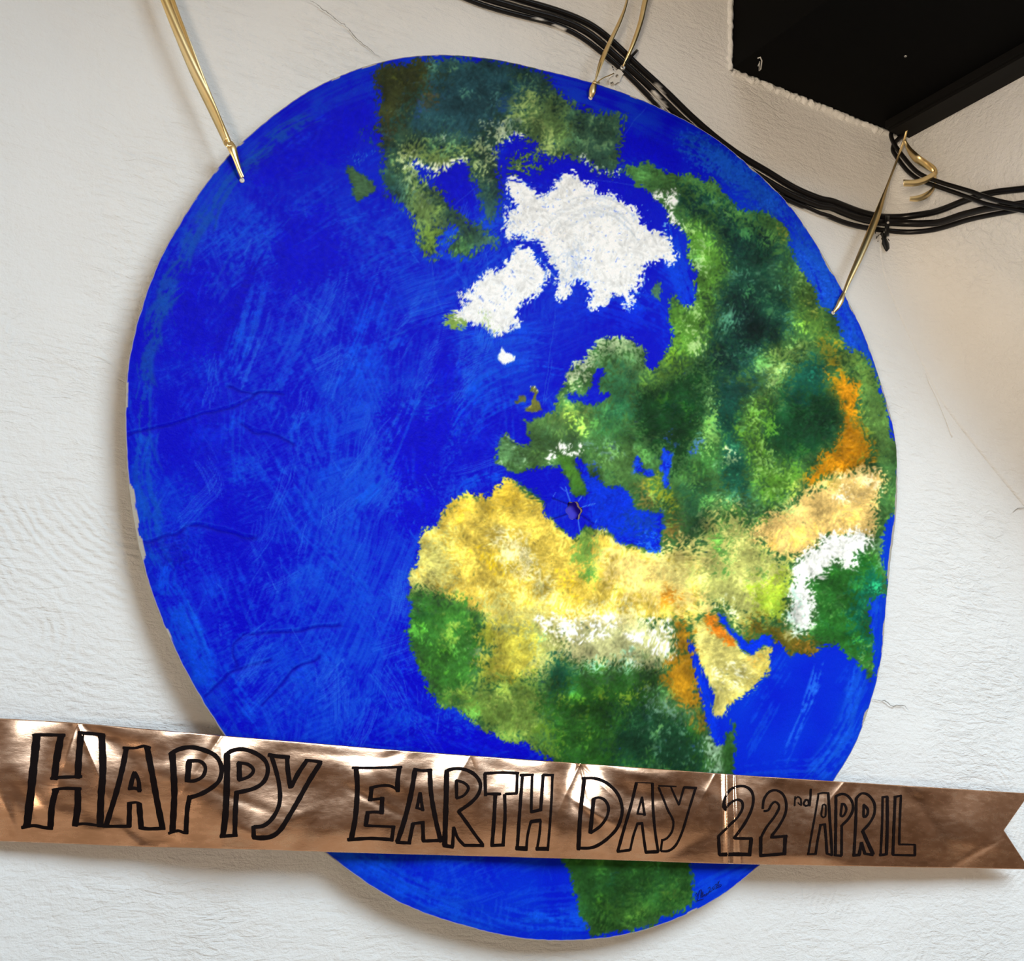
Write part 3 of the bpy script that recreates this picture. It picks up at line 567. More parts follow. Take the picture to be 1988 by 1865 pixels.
# Asia, north
P((70, 118, 60), C_((190, 380), (420, 440), (720, 480), (900, 660), (1060, 710), (1110, 900), (1000, 860), (850, 740), (700, 640), (480, 540), (300, 540)), 20, .7, .95)
P((24, 66, 50), C_((480, 520), (640, 560), (720, 640), (850, 690), (960, 790), (1080, 880), (1130, 960), (1100, 1100), (1140, 1200), (1110, 1350), (990, 1450), (900, 1560), (800, 1640), (700, 1790), (640, 1700), (630, 1500), (640, 1300), (660, 1150), (720, 1000), (690, 850), (640, 740), (540, 660)), 34, .8, 1)
P((46, 86, 56), C_((900, 880), (1100, 930), (1160, 1040), (1060, 1120), (940, 1060)), 34, .9, .7)
for x, y, rx, ry, an in ((860, 850, 130, 60, 35), (930, 830, 60, 40, 20), (840, 1160, 60, 120, 10), (870, 1300, 120, 110, 0), (760, 1480, 90, 70, 0), (600, 620, 60, 36, 30), (760, 740, 60, 40, 30)):
    DAB((14, 36, 36), 1150+x/2.869, 180+y/2.869, rx/2.869, ry/2.869, an, 26, .9, .75)
STIP((70, 118, 92), C_((690, 960), (1100, 940), (1150, 1200), (1060, 1420), (900, 1500), (700, 1500), (650, 1200)), .22, .6); STIP((100, 150, 110), C_((560, 600), (700, 620), (820, 720), (700, 700)), .2, .5)
P((86, 142, 50), C_((530, 710), (620, 740), (680, 850), (730, 920), (720, 1010), (660, 1080), (640, 1150), (640, 1280), (620, 1380), (600, 1460), (540, 1510), (460, 1450), (445, 1300), (415, 1170), (440, 1120), (540, 1230), (585, 1150), (575, 1000), (540, 850)), 18, .8, 1)
STIP((140, 184, 96), C_((540, 740), (620, 760), (660, 900), (640, 1060), (600, 1300), (600, 1460), (540, 1500), (500, 1320), (590, 1150), (580, 940)), .35, .8)
STIP((190, 214, 196), C_((550, 900), (600, 900), (620, 1040), (570, 1110)), .4, .7); STIP((180, 205, 170), C_((430, 1110), (520, 1170), (560, 1250), (530, 1330), (470, 1230)), .3, .7); STIP((190, 220, 150), C_((520, 1290), (610, 1340), (610, 1480), (540, 1540)), .4, .8)
STIP((236, 240, 236), C_((320, 570), (370, 540), (460, 530), (480, 600), (440, 640), (480, 740), (520, 770), (440, 770), (420, 700), (380, 640)), .62, .95, 6)
P((84, 126, 50), C_((1130, 940), (1180, 1010), (1250, 1090), (1270, 1200), (1340, 1230), (1400, 1390), (1300, 1400), (1200, 1340), (1130, 1200), (1160, 1080)), 22, .8, .9)
STIP((120, 160, 90), C_((1160, 1010), (1250, 1100), (1260, 1200), (1200, 1240), (1150, 1120)), .4, .7); STIP((140, 150, 50), C_((1020, 720), (1080, 740), (1080, 830), (1020, 820)), .5, .8); STIP((130, 150, 56), C_((1090, 920), (1160, 950), (1140, 1010)), .4, .7); STIP((150, 160, 60), C_((1150, 1160), (1250, 1180), (1330, 1260), (1280, 1330), (1180, 1260)), .4, .7)
P((36, 84, 50), C_((1270, 1220), (1340, 1220), (1380, 1330), (1300, 1300)), 18, .8, .6)
P((118, 156, 72), C_((1110, 1420), (1200, 1400), (1230, 1480), (1130, 1520), (1080, 1600), (1000, 1720), (900, 1800), (860, 1790), (900, 1690), (960, 1620), (970, 1480)), 24, .9, .9)
STIP((150, 186, 110), C_((980, 1480), (1170, 1400), (1180, 1480), (1060, 1620), (940, 1700)), .4, .8)
P((18, 78, 64), C_((1110, 1540), (1240, 1460), (1330, 1560), (1340, 1700), (1390, 1800), (1390, 1960), (1200, 2000), (1000, 1900), (990, 1780), (1060, 1650)), 26, .8, .95)
P((16, 70, 66), D_((640, 0), (760, -60), (860, -60), (880, 60), (820, 220), (760, 300), (690, 220)), 26, .8, .8)
P((30, 72, 60), C_((690, 1560), (850, 1560), (960, 1480), (960, 1600), (880, 1700), (760, 1740)), 24, .8, .7); STIP((70, 120, 140), C_((760, 1600), (900, 1600), (900, 1680), (760, 1700)), .18, .6)
P((146, 130, 30), C_((1280, 1400), (1350, 1370), (1390, 1450), (1400, 1560), (1310, 1480)), 20, .8, .95); P((172, 128, 18), C_((1310, 1570), (1400, 1540), (1490, 1640), (1490, 1780), (1475, 1880), (1395, 1880), (1370, 1740), (1310, 1650)), 18, .8, 1)
P((96, 132, 58), C_((1370, 1440), (1500, 1430), (1640, 1740), (1680, 1900), (1480, 1900), (1495, 1760), (1490, 1640), (1420, 1540)), 20, .7, .95)
P((84, 122, 58), D_((1480, 40), (1640, 40), (1700, 300), (1715, 560), (1640, 730), (1600, 620), (1640, 480), (1560, 400), (1540, 300), (1480, 170)), 26, .7, .95)
P((60, 104, 54), D_((1640, 400), (1715, 340), (1715, 600), (1650, 700), (1620, 560)), 16, .6, .8)
# central Asia
P((20, 58, 26), D_((150, 40), (350, -40), (600, -140), (660, 60), (640, 250), (540, 340), (560, 480), (430, 480), (420, 330), (300, 330), (200, 260)), 34, .8, 1)
P((46, 100, 66), D_((470, 80), (600, 60), (600, 180), (500, 180)), 24, .9, .6); P((30, 84, 52), D_((60, 180), (200, 100), (220, 250), (100, 320)), 24, .8, .7)
P((22, 82, 64), D_((650, 130), (840, 120), (830, 260), (900, 420), (860, 600), (760, 640), (700, 500), (680, 300)), 24, .8, .9)
P((26, 74, 38), D_((960, 60), (1380, 40), (1400, 240), (1340, 350), (1220, 450), (1100, 440), (960, 400), (890, 260)), 34, .8, .9); STIP((20, 50, 30), D_((1100, 120), (1380, 40), (1380, 220), (1220, 330), (1140, 250)), .5, .8)
P((92, 146, 46), D_((820, 250), (880, 100), (980, 100), (980, 200), (910, 300), (960, 420), (1140, 440), (1230, 470), (1130, 570), (1000, 700), (940, 620), (890, 440)), 24, .8, .9)
STIP((130, 172, 80), D_((850, 120), (960, 100), (940, 320), (1060, 470), (1130, 560), (960, 640), (900, 440)), .35, .7)
P((60, 118, 52), D_((560, 400), (660, 230), (740, 260), (700, 420), (640, 560), (560, 600)), 20, .9, .85); STIP((132, 190, 92), D_((610, 240), (690, 60), (720, 260), (650, 420), (600, 380)), .55, .9); STIP((150, 200, 120), D_((620, 0), (670, 20), (660, 150), (630, 130)), .6, .9)
STIP((222, 226, 170), D_((740, 360), (800, 340), (800, 400), (750, 400)), .6, .95); STIP((150, 180, 110), D_((720, 400), (780, 420), (760, 470)), .5, .8)
P((34, 84, 50), D_((540, 420), (640, 560), (640, 860), (560, 900), (510, 700)), 24, .8, .85); P((52, 110, 96), D_((740, 580), (880, 640), (960, 700), (900, 760), (760, 660)), 22, .9, .6)
P((186, 124, 16), D_((1395, -20), (1480, -20), (1470, 150), (1540, 310), (1580, 400), (1460, 470), (1420, 510), (1330, 490), (1250, 530), (1250, 580), (1160, 570), (1180, 510), (1240, 480), (1250, 400), (1340, 360), (1385, 290), (1385, 150)), 12, .7, 1)
STIP((206, 132, 10), D_((1400, 330), (1540, 340), (1480, 470), (1330, 480)), .5, .8); STIP((96, 120, 40), D_((1480, 320), (1590, 380), (1540, 480), (1470, 460)), .4, .8)
P((190, 190, 104), D_((560, 900), (650, 700), (760, 650), (900, 760), (1000, 930), (1130, 960), (1140, 1100), (1090, 1290), (1050, 1330), (900, 1290), (850, 1360), (800, 1380), (770, 1290), (690, 1230), (560, 1340), (440, 1260), (420, 1100), (480, 960)), 30, .9, .95)
P((236, 198, 116), D_((1440, 470), (1530, 455), (1625, 490), (1605, 600), (1565, 700), (1560, 850), (1450, 860), (1300, 840), (1270, 910), (1150, 950), (990, 935), (890, 860), (880, 770), (1000, 720), (1120, 650), (1140, 590), (1250, 575), (1330, 495)), 12, .8, 1)
STIP((250, 226, 176), D_((1340, 520), (1600, 470), (1610, 600), (1480, 640), (1380, 640)), .4, .85); STIP((240, 188, 84), D_((980, 850), (1250, 720), (1500, 680), (1540, 820), (1300, 830), (1130, 930)), .4, .7); STIP((216, 178, 90), D_((1150, 600), (1560, 560), (1540, 800), (1150, 900)), .16, .6, 10, 2.5)
STIP((126, 160, 90), D_((960, 600), (1130, 560), (1130, 720), (1000, 760)), .35, .7); STIP((250, 250, 235), D_((1370, 580), (1420, 570), (1420, 610), (1370, 620)), .6, .9)
STIP((70, 124, 52), D_((640, 680), (900, 640), (960, 760), (820, 860), (760, 1060), (660, 1080), (640, 860)), .5, .85); STIP((76, 128, 56), D_((780, 880), (920, 960), (1000, 1080), (860, 1110)), .35, .8)
STIP((226, 206, 122), D_((740, 760), (900, 800), (980, 960), (840, 1080), (760, 960)), .3, .7); P((156, 182, 46), D_((880, 1120), (1000, 1060), (1110, 1010), (1130, 1120), (1090, 1290), (1010, 1340), (930, 1270)), 24, .9, .85); STIP((120, 150, 40), D_((900, 1160), (1080, 1080), (1060, 1300), (940, 1260)), .35, .7)
STIP((220, 228, 200), D_((640, 1170), (760, 1190), (800, 1300), (720, 1260)), .45, .8); P((110, 92, 26), D_((850, 1370), (890, 1270), (1000, 1320), (1100, 1340), (1170, 1410), (1300, 1400), (1290, 1450), (1240, 1500), (1100, 1500), (1000, 1410), (930, 1390), (880, 1430)), 20, .7, .9); STIP((150, 106, 30), D_((1150, 1420), (1290, 1420), (1240, 1490), (1120, 1490)), .5, .8); STIP((150, 156, 70), D_((860, 1260), (960, 1250), (900, 1340)), .4, .8)
# India
P((46, 116, 42), D_((1180, 1090), (1280, 980), (1400, 1000), (1490, 890), (1580, 900), (1620, 1000), (1660, 1060), (1560, 1160), (1520, 1240), (1570, 1400), (1560, 1650), (1400, 1460), (1290, 1420), (1170, 1380), (1230, 1250)), 14, .7, 1)
P((18, 104, 78), D_((1540, 1000), (1660, 1020), (1650, 1160), (1540, 1170), (1520, 1250), (1555, 1480), (1510, 1500), (1440, 1300), (1420, 1180), (1490, 1100)), 22, .7, .9); STIP((96, 150, 76), D_((1480, 1480), (1570, 1420), (1570, 1640), (1500, 1580)), .5, .8); STIP((90, 150, 70), D_((1200, 1100), (1400, 1050), (1440, 1300), (1280, 1340)), .2, .6); STIP((24, 84, 30), D_((1480, 880), (1580, 900), (1540, 1000), (1440, 1060)), .5, .8)
P((104, 150, 100), D_((1590, 900), (1640, 780), (1620, 1000), (1590, 1020)), 10, .7, .7)
P((238, 238, 230), D_((1265, 850), (1340, 825), (1420, 815), (1500, 795), (1570, 860), (1540, 900), (1480, 890), (1460, 1010), (1390, 1010), (1330, 950), (1270, 1050), (1190, 1090), (1235, 1180), (1225, 1290), (1190, 1360), (1140, 1380), (1080, 1320), (1100, 1150), (1135, 1090), (1125, 1000), (1170, 935), (1270, 905)), 10, .9, 1, .05)
STIP((176, 212, 194), D_((1080, 1140), (1180, 1120), (1200, 1350), (1130, 1390), (1070, 1310)), .55, .85); STIP((226, 206, 170), D_((1150, 950), (1300, 930), (1500, 830), (1440, 930), (1200, 1040)), .25, .6)
# Europe
P((74, 112, 58), E_((640, 600), (860, 500), (1060, 420), (1280, 480), (1180, 700), (880, 840), (640, 800)), 20, .6, .8); P((96, 120, 54), E_((960, 440), (1200, 420), (1320, 460), (1200, 560), (1000, 540)), 28, .8, .7); P((60, 98, 62), E_((960, 560), (1200, 560), (1160, 660), (980, 660)), 26, .8, .6)
P((86, 132, 84), E_((660, 620), (800, 660), (830, 800), (660, 780)), 18, .7, .7); line(E_((715, 604), (760, 640), (808, 664)), 2.2, (205, 225, 205), .8); line(E_((655, 790), (690, 764), (700, 800)), 2, (195, 215, 195), .7); STIP((170, 200, 160), E_((760, 660), (840, 700), (830, 800), (700, 800)), .15, .6)
P((170, 190, 146), E_((1110, 180), (1230, 90), (1290, 30), (1400, 0), (1580, 90), (1560, 150), (1440, 110), (1330, 100), (1250, 170), (1190, 260), (1110, 280)), 22, .9, .95); STIP((212, 224, 200), E_((1100, 180), (1220, 140), (1230, 230), (1130, 280)), .5, .8)
P((88, 132, 78), E_((1260, 120), (1440, 90), (1580, 110), (1580, 240), (1480, 330), (1350, 300), (1300, 180)), 30, .8, .8); P((46, 108, 68), E_((1280, 200), (1440, 200), (1520, 320), (1500, 520), (1300, 580), (1280, 460), (1360, 360)), 28, .8, .85); P((104, 150, 56), E_((1580, 220), (1690, 110), (1750, 180), (1680, 330), (1560, 330)), 24, .9, .85)
P((22, 60, 28), E_((1560, 420), (1700, 300), (1865, 250), (1865, 640), (1700, 640), (1560, 560)), 34, .8, .85); P((100, 150, 46), E_((1690, 100), (1800, 40), (1800, 200), (1720, 200)), 22, .8, .7)
STIP((246, 248, 244), E_((980, 760), (1010, 700), (1040, 652), (1110, 658), (1185, 705), (1170, 725), (1090, 722), (1042, 712), (1020, 765)), .62, 1, 6); P((78, 136, 42), ITALY, 4, .4, .9); P((60, 118, 44), E_((1100, 900), (1210, 900), (1200, 970), (1120, 970)), 10, .7, .6)
P((76, 116, 56), E_((1180, 720), (1480, 660), (1560, 760), (1560, 960), (1460, 940), (1300, 880)), 26, .8, .8); STIP((84, 110, 120), E_((1180, 640), (1480, 620), (1500, 760), (1280, 760)), .3, .6); P((62, 110, 50), E_((1220, 540), (1560, 560), (1500, 640), (1300, 650)), 26, .8, .6)
P((122, 112, 52), E_((1480, 930), (1640, 900), (1640, 1060), (1540, 1060)), 22, .8, .85); P((130, 142, 34), E_((1590, 850), (1680, 900), (1720, 1000), (1800, 1060), (1760, 1090), (1640, 1020)), 18, .8, .95); P((120, 98, 42), E_((1680, 1080), (1790, 1120), (1780, 1290), (1690, 1280), (1660, 1200)), 20, .8, .9); P((40, 82, 54), E_((1800, 900), (1865, 900), (1865, 1250), (1800, 1200)), 24, .8, .7)
for p in (D_((400, 260), (470, 250), (470, 290), (410, 300)), D_((560, 340), (600, 270), (610, 330), (580, 390)), E_((1180, 740), (1300, 800), (1260, 860))): STIP((40, 70, 200), p, .5, .8)
# north Africa, the desert
P((226, 196, 78), E_((130, 1480), (200, 1200), (320, 1060), (480, 930), (600, 980), (740, 860), (950, 1020), (1040, 1160), (1150, 1230), (1300, 1160), (1400, 1240), (1640, 1310), (1760, 1260), (1900, 1350), (1900, 1700), (1400, 1760), (900, 1760), (640, 1740), (440, 1640), (300, 1560)), 14, .6, 1)
P((206, 172, 50), E_((330, 1080), (480, 940), (600, 990), (740, 870), (900, 980), (940, 1080), (800, 1010), (640, 1060), (520, 1000), (400, 1080)), 22, .8, .85)
P((202, 198, 112), E_((140, 1480), (210, 1190), (400, 1180), (420, 1500), (330, 1580), (160, 1540)), 30, .9, .85); STIP((180, 176, 90), E_((160, 1300), (420, 1200), (420, 1540), (260, 1540)), .3, .6)
STIP((178, 140, 34), E_((320, 1100), (900, 960), (1040, 1180), (900, 1500), (620, 1640), (420, 1480)), .26, .6); STIP((250, 226, 104), E_((340, 1120), (940, 1000), (1140, 1260), (1160, 1560), (700, 1640), (420, 1400)), .3, .7)
STIP((242, 202, 20), E_((520, 1280), (620, 1290), (760, 1370), (760, 1430), (680, 1440), (560, 1360)), .6, .9); STIP((240, 200, 40), E_((1020, 1380), (1180, 1460), (1240, 1560), (1180, 1640), (1060, 1560)), .5, .85)
P((232, 224, 158), E_((640, 1190), (800, 1220), (880, 1360), (960, 1480), (980, 1650), (900, 1640), (860, 1480), (700, 1330), (630, 1280)), 24, .9, .8)
P((232, 206, 122), E_((1280, 1380), (1400, 1250), (1640, 1320), (1900, 1350), (1900, 1700), (1650, 1650), (1400, 1560)), 30, .8, .85); STIP((246, 206, 120), E_((1380, 1540), (1600, 1560), (1640, 1700), (1440, 1700)), .5, .8)
P((214, 204, 118), D_((380, 880), (500, 860), (620, 900), (600, 1100), (440, 1180)), 26, .9, .8); STIP((150, 162, 80), D_((440, 900), (640, 940), (700, 1160), (520, 1200)), .3, .6)
P((104, 152, 62), E_((1180, 1180), (1290, 1170), (1245, 1290), (1235, 1400), (1285, 1450), (1240, 1515), (1190, 1440), (1125, 1370), (1140, 1260)), 14, .8, .9); STIP((70, 128, 50), E_((1200, 1400), (1290, 1450), (1240, 1510)), .5, .8); STIP((222, 236, 190), E_((1150, 1190), (1300, 1150), (1380, 1220), (1200, 1200)), .3, .8, 6)
STIP((170, 150, 80), E_((1280, 1320), (1460, 1340), (1420, 1460), (1280, 1440)), .25, .6); STIP((214, 138, 30), E_((1640, 1540), (1780, 1520), (1790, 1640), (1660, 1660)), .55, .85, 8); STIP((130, 106, 36), E_((1560, 1560), (1620, 1500), (1600, 1640)), .4, .7)
P((206, 200, 112), F_((430, 30), (900, 30), (1000, 200), (960, 420), (760, 480), (540, 480), (480, 200)), 34, .9, .8)
P((230, 222, 156), F_((860, 100), (1200, 60), (1460, 150), (1510, 200), (1510, 330), (1440, 430), (1300, 370), (1100, 390), (950, 390), (870, 260)), 24, .9, .85)
STIP((246, 244, 232), F_((790, 130), (870, 120), (1000, 150), (1130, 110), (1210, 120), (1200, 190), (1110, 240), (1000, 260), (900, 220), (830, 190)), .66, .95, 10); STIP((244, 240, 220), F_((1340, 130), (1470, 140), (1500, 230), (1480, 340), (1400, 330), (1330, 250)), .5, .9); STIP((244, 242, 226), F_((1230, 210), (1330, 220), (1340, 280), (1250, 280)), .55, .9)
STIP((150, 208, 168), F_((1020, 380), (1180, 300), (1300, 290), (1340, 350), (1400, 420), (1280, 440), (1100, 430), (930, 430)), .55, .85); STIP((236, 238, 214), F_((1250, 330), (1400, 350), (1390, 420), (1290, 400)), .4, .85)
STIP((176, 184, 110), F_((500, 60), (800, 120), (900, 300), (740, 330), (560, 200)), .35, .6); STIP((120, 170, 110), F_((740, 180), (830, 170), (830, 270), (760, 260)), .3, .7)
# Arabia and the Red Sea coast
P((216, 202, 112), D_((540, 1330), (640, 1280), (760, 1340), (860, 1480), (1010, 1420), (980, 1620), (740, 1850), (650, 1840)), 10, .6, .95); STIP((236, 232, 192), D_((680, 1520), (860, 1560), (930, 1620), (780, 1700), (680, 1660)), .55, .9); STIP((196, 176, 80), D_((560, 1400), (640, 1500), (680, 1700), (640, 1640)), .4, .7)
P((226, 128, 28), D_((636, 1285), (690, 1268), (760, 1360), (805, 1440), (770, 1452), (700, 1392), (650, 1340)), 8, .6, 1); STIP((226, 176, 76), D_((780, 1430), (900, 1510), (970, 1460), (980, 1520), (880, 1550)), .6, .85); P((190, 168, 70), D_((960, 1440), (1005, 1430), (985, 1600), (900, 1680), (740, 1830), (690, 1840), (880, 1640)), 16, .8, .6)
P((168, 118, 22), D_((440, 1340), (535, 1330), (550, 1450), (590, 1630), (610, 1770), (520, 1790), (420, 1690), (370, 1660), (430, 1550), (490, 1470)), 18, .8, .95); STIP((150, 96, 20), D_((440, 1560), (560, 1560), (600, 1740), (480, 1700)), .3, .7)
# west and central Africa
P((58, 118, 42), F_((100, 30), (290, 20), (430, 60), (520, 180), (540, 330), (470, 450), (430, 620), (270, 600), (190, 440), (110, 270)), 24, .8, .95); P((44, 104, 40), F_((110, 40), (220, 60), (220, 300), (130, 270)), 28, .8, .7); STIP((140, 160, 60), F_((260, 130), (480, 160), (460, 300), (300, 260)), .25, .6); STIP((104, 122, 96), F_((340, 270), (500, 250), (520, 360), (430, 420), (460, 320)), .5, .7)
P((192, 178, 54), F_((480, 160), (620, 150), (780, 250), (760, 390), (690, 510), (570, 510), (470, 440), (540, 310)), 28, .9, .75); STIP((226, 190, 36), F_((590, 420), (690, 420), (680, 510), (640, 500)), .65, .95); STIP((150, 150, 60), F_((480, 200), (700, 300), (640, 480), (500, 440)), .35, .7)
P((112, 142, 58), F_((250, 560), (480, 470), (760, 440), (840, 520), (840, 800), (650, 770), (480, 700), (370, 620)), 28, .8, .9); STIP((150, 164, 76), F_((440, 500), (820, 480), (820, 740), (560, 700)), .3, .6); STIP((70, 120, 40), F_((230, 560), (460, 540), (560, 700), (420, 660)), .35, .7); STIP((240, 200, 40), F_((740, 790), (790, 800), (780, 840)), .7, .9)
P((42, 92, 32), F_((830, 400), (950, 370), (1010, 430), (1200, 440), (1400, 440), (1430, 600), (1650, 640), (1700, 950), (840, 950), (800, 700)), 30, .8, 1); P((96, 130, 40), F_((780, 700), (880, 640), (900, 900), (820, 880)), 26, .8, .8)
P((24, 60, 38), F_((1190, 590), (1400, 550), (1560, 640), (1650, 760), (1650, 960), (1180, 920), (1140, 760)), 36, .8, .95); P((28, 78, 54), F_((820, 350), (930, 330), (960, 420), (920, 560), (850, 500)), 22, .9, .9)
for x, y, rx, ry in ((1260, 540, 60, 40), (1120, 520, 40, 50), (1010, 730, 40, 50), (900, 560, 40, 60), (1330, 480, 60, 20), (1010, 600, 50, 40), (1230, 640, 30, 30)): STIP((128, 156, 40), Z(750, 1150, 2.664, ell(x, y, rx, ry)), .45, .75)
STIP((96, 140, 106), F_((1330, 700), (1560, 680), (1640, 780), (1560, 920), (1330, 900)), .2, .6); STIP((34, 66, 30), F_((860, 600), (1200, 600), (1180, 880), (880, 880)), .35, .7); STIP((26, 44, 130), F_((1200, 780), (1620, 760), (1640, 840), (1220, 820)), .06, .8)
P((112, 148, 122), F_((1330, 520), (1500, 540), (1630, 585), (1600, 630), (1440, 620)), 24, .9, .75); P((164, 118, 24), F_((1420, 420), (1540, 330), (1625, 480), (1625, 580), (1520, 590), (1450, 500)), 18, .8, .95); P((122, 102, 30), F_((1560, 650), (1650, 620), (1670, 700), (1590, 720)), 16, .9, .9)
P((156, 192, 154), F_((1640, 780), (1700, 730), (1745, 790), (1730, 960), (1690, 960), (1660, 860)), 16, .9, .9); P((42, 84, 34), F_((1735, 820), (1790, 650), (1815, 960), (1735, 960)), 10, .6, .95)
# southern Africa below the banner
P((38, 82, 34), H_((200, 1300), (950, 1300), (930, 1620), (400, 1780)), 16, .4, 1); P((58, 104, 40), H_((560, 1560), (900, 1500), (930, 1600), (560, 1740), (400, 1760), (420, 1660)), 34, .8, .8); STIP((96, 136, 48), H_((640, 1620), (860, 1560), (700, 1720), (560, 1720)), .2, .7); STIP((40, 80, 190), H_((430, 1460), (640, 1440), (620, 1500), (450, 1500)), .12, .85)
STIP((150, 170, 40), H_((760, 1540), (830, 1540), (800, 1600)), .3, .8); STIP((24, 60, 30), H_((320, 1420), (900, 1400), (860, 1540), (420, 1640)), .3, .6)
LIM[0] = None
P((20, 70, 180), E_((760, 880), (860, 930), (940, 1010), (960, 1060), (880, 990), (790, 910)), 10, .5, .0)
# mediterranean brightness
LIM[0] = np.clip(1-np.maximum(M_EUR, M_NAM), 0, 1)
P((4, 60, 222), E_((1150, 740), (1260, 810), (1450, 940), (1680, 1100), (1640, 1310), (1400, 1240), (1230, 1100)), 20, .5, .9, .05); STIP((60, 120, 226), E_((1460, 1170), (1660, 1180), (1640, 1310), (1500, 1270)), .35, .8); P((6, 30, 190), E_((1300, 940), (1420, 960), (1420, 1150), (1320, 1120)), 26, .8, .55)
P((24, 66, 150), E_((1440, 1080), (1660, 1080), (1660, 1200), (1440, 1200)), 26, .8, .6); P((20, 80, 110), E_((770, 870), (870, 930), (960, 1040), (920, 1020), (800, 920)), 10, .6, .8)
P((6, 56, 228), GULF, 4, .3, .9, .04); P((6, 58, 226), D_((525, 1410), (560, 1420), (680, 1800), (720, 2000), (640, 1960), (570, 1600)), 8, .4, .9, .04); LIM[0] = None
STIP((30, 80, 226), CASP, .9, .9, 3); STIP((30, 80, 226), BLACKSEA, .9, .9, 3)
# small isles
LIM[0] = M_ISL
P((112, 116, 50), UK, 2, .2, 1); P((92, 98, 56), IRE, 2, .2, 1); STIP((206, 214, 170), E_((860, 290), (910, 300), (910, 350), (870, 350)), .6, .9, 4); STIP((160, 150, 60), E_((830, 440), (940, 450), (930, 475), (830, 475)), .4, .8, 4); LIM[0] = M_KOLA
P((72, 118, 90), KOLA, 3, .3, 1); LIM[0] = None
# broken colour: small dabs of lighter and darker mixes all over the land
LIM[0] = np.maximum(M_EUR, M_NAM)
rd = np.random.RandomState(21); ly, lx = np.where(LIM[0] > .8)
for i in range(900):
    j = rd.randint(len(ly)); y, x = ly[j], lx[j]; c = IMG[y, x].copy(); px, py = GX[y, x], GY[y, x]
    if c.sum() > 590: continue
    k = rd.choice([.55, .68, .8, 1.18, 1.32, 1.5]); green = c[1] > c[0]*1.12
    if k > 1 and (c.max() > 140 or c[0] > 1.8*c[2]+40): k = 1.08
    c = c*k
    if green and k > 1: c = c+np.array((14, 12, -8))*rd.rand()*1.6
    if green and k < 1: c = c+np.array((-6, 4, 8))*rd.rand()
    if not green and c.sum() > 380 and k < 1: c = IMG[y, x]*np.array((.86, .82, .6))*(.8+.3*rd.rand())
    STIP(np.clip(c, 4, 246), ell(px, py, rd.uniform(7, 24), rd.uniform(5, 14), rd.uniform(0, 180), 10), rd.uniform(.3, .7), rd.uniform(.35, .75), 8)
LIM[0] = None
mot = (1+.07*N[22]+.06*N[10]+.06*NB)[..., None]; lm = np.clip(np.maximum(M_EUR, M_NAM), 0, 1)[..., None]; IMG[:] = np.clip(IMG*(1+(mot-1)*lm), 0, 255)
LIM[0] = M_EUR
for q in (F_((790, 130), (870, 120), (1000, 150), (1130, 110), (1210, 120), (1200, 190), (1110, 240), (1000, 260), (900, 220), (830, 190)), F_((1340, 130), (1470, 140), (1500, 230), (1480, 340), (1400, 330), (1330, 250)), F_((1230, 210), (1330, 220), (1340, 280), (1250, 280)), E_((980, 760), (1010, 700), (1040, 652), (1110, 658), (1185, 705), (1170, 725), (1090, 722), (1042, 712), (1020, 765)), D_((1265, 850), (1420, 815), (1500, 795), (1570, 860), (1480, 890), (1460, 1010), (1390, 1010), (1330, 950), (1190, 1090), (1225, 1290), (1190, 1360), (1150, 1000), (1270, 905))): STIP((248, 248, 242), q, .5, .95, 6)
STIP((236, 224, 170), E_((640, 1190), (800, 1220), (960, 1480), (980, 1650), (860, 1480), (700, 1330)), .35, .7); STIP((150, 190, 120), C_((540, 740), (620, 760), (660, 900), (620, 1200), (600, 1460), (540, 1500), (580, 1100)), .3, .7); STIP((124, 172, 84), D_((850, 60), (960, 60), (920, 320), (1060, 470), (960, 640), (890, 440)), .3, .7)
LIM[0] = None
# the brush blends neighbouring colours a little
bl = np.stack([boxblur(IMG[..., i], 1) for i in range(3)], -1); lm = (.40*np.clip(np.maximum(M_EUR, M_NAM), 0, 1))[..., None]; IMG[:] = IMG*(1-lm)+bl*lm
# -- ice
ICEA = B_((900, 720), (960, 710), (1010, 740), (1040, 790), (1080, 790), (1130, 760), (1150, 700), (1220, 680), (1280, 720), (1340, 740), (1360, 790), (1420, 780), (1480, 830), (1530, 850), (1570, 900), (1600, 960), (1660, 990), (1730, 1020), (1750, 1080), (1772, 1120), (1730, 1162), (1690, 1125),
          (1640, 1150), (1600, 1150), (1590, 1230), (1580, 1280), (1540, 1290), (1552, 1380), (1510, 1390), (1480, 1330), (1440, 1310), (1400, 1370), (1330, 1400), (1310, 1360), (1330, 1310), (1310, 1260), (1240, 1240), (1210, 1310), (1170, 1345), (1140, 1290), (1150, 1220), (1130, 1170), (1110, 1120), (1060, 1050),
          (1000, 1020), (940, 1010), (880, 1030), (872, 990), (900, 950), (878, 900), (890, 850), (950, 885), (930, 830), (890, 800))
ICEG = B_((1010, 1060), (1030, 1110), (1050, 1130), (1090, 1170), (1106, 1220), (1080, 1280), (1030, 1320), (990, 1350), (950, 1380), (940, 1430), (962, 1470), (900, 1490), (850, 1522), (800, 1510), (775, 1470), (740, 1460), (700, 1478), (640, 1472), (590, 1467), (567, 1440), (590, 1410), (630, 1400), (660, 1370),
          (700, 1340), (640, 1335), (636, 1298), (700, 1290), (740, 1230), (790, 1190), (850, 1180), (880, 1150), (910, 1130), (930, 1075), (970, 1065))
ICEI = B_((848, 1568), (866, 1580), (880, 1610), (930, 1630), (932, 1650), (880, 1667), (846, 1645), (856, 1600))
M_ICA = union(ICEA, soft=7, rag=.8, warp=.8); M_ICG = union(ICEG, soft=7, rag=.8, warp=.8); M_ICI = union(ICEI, soft=2, rag=.4, warp=.4)
M_ICE = np.maximum(np.maximum(M_ICA, M_ICG), M_ICI)
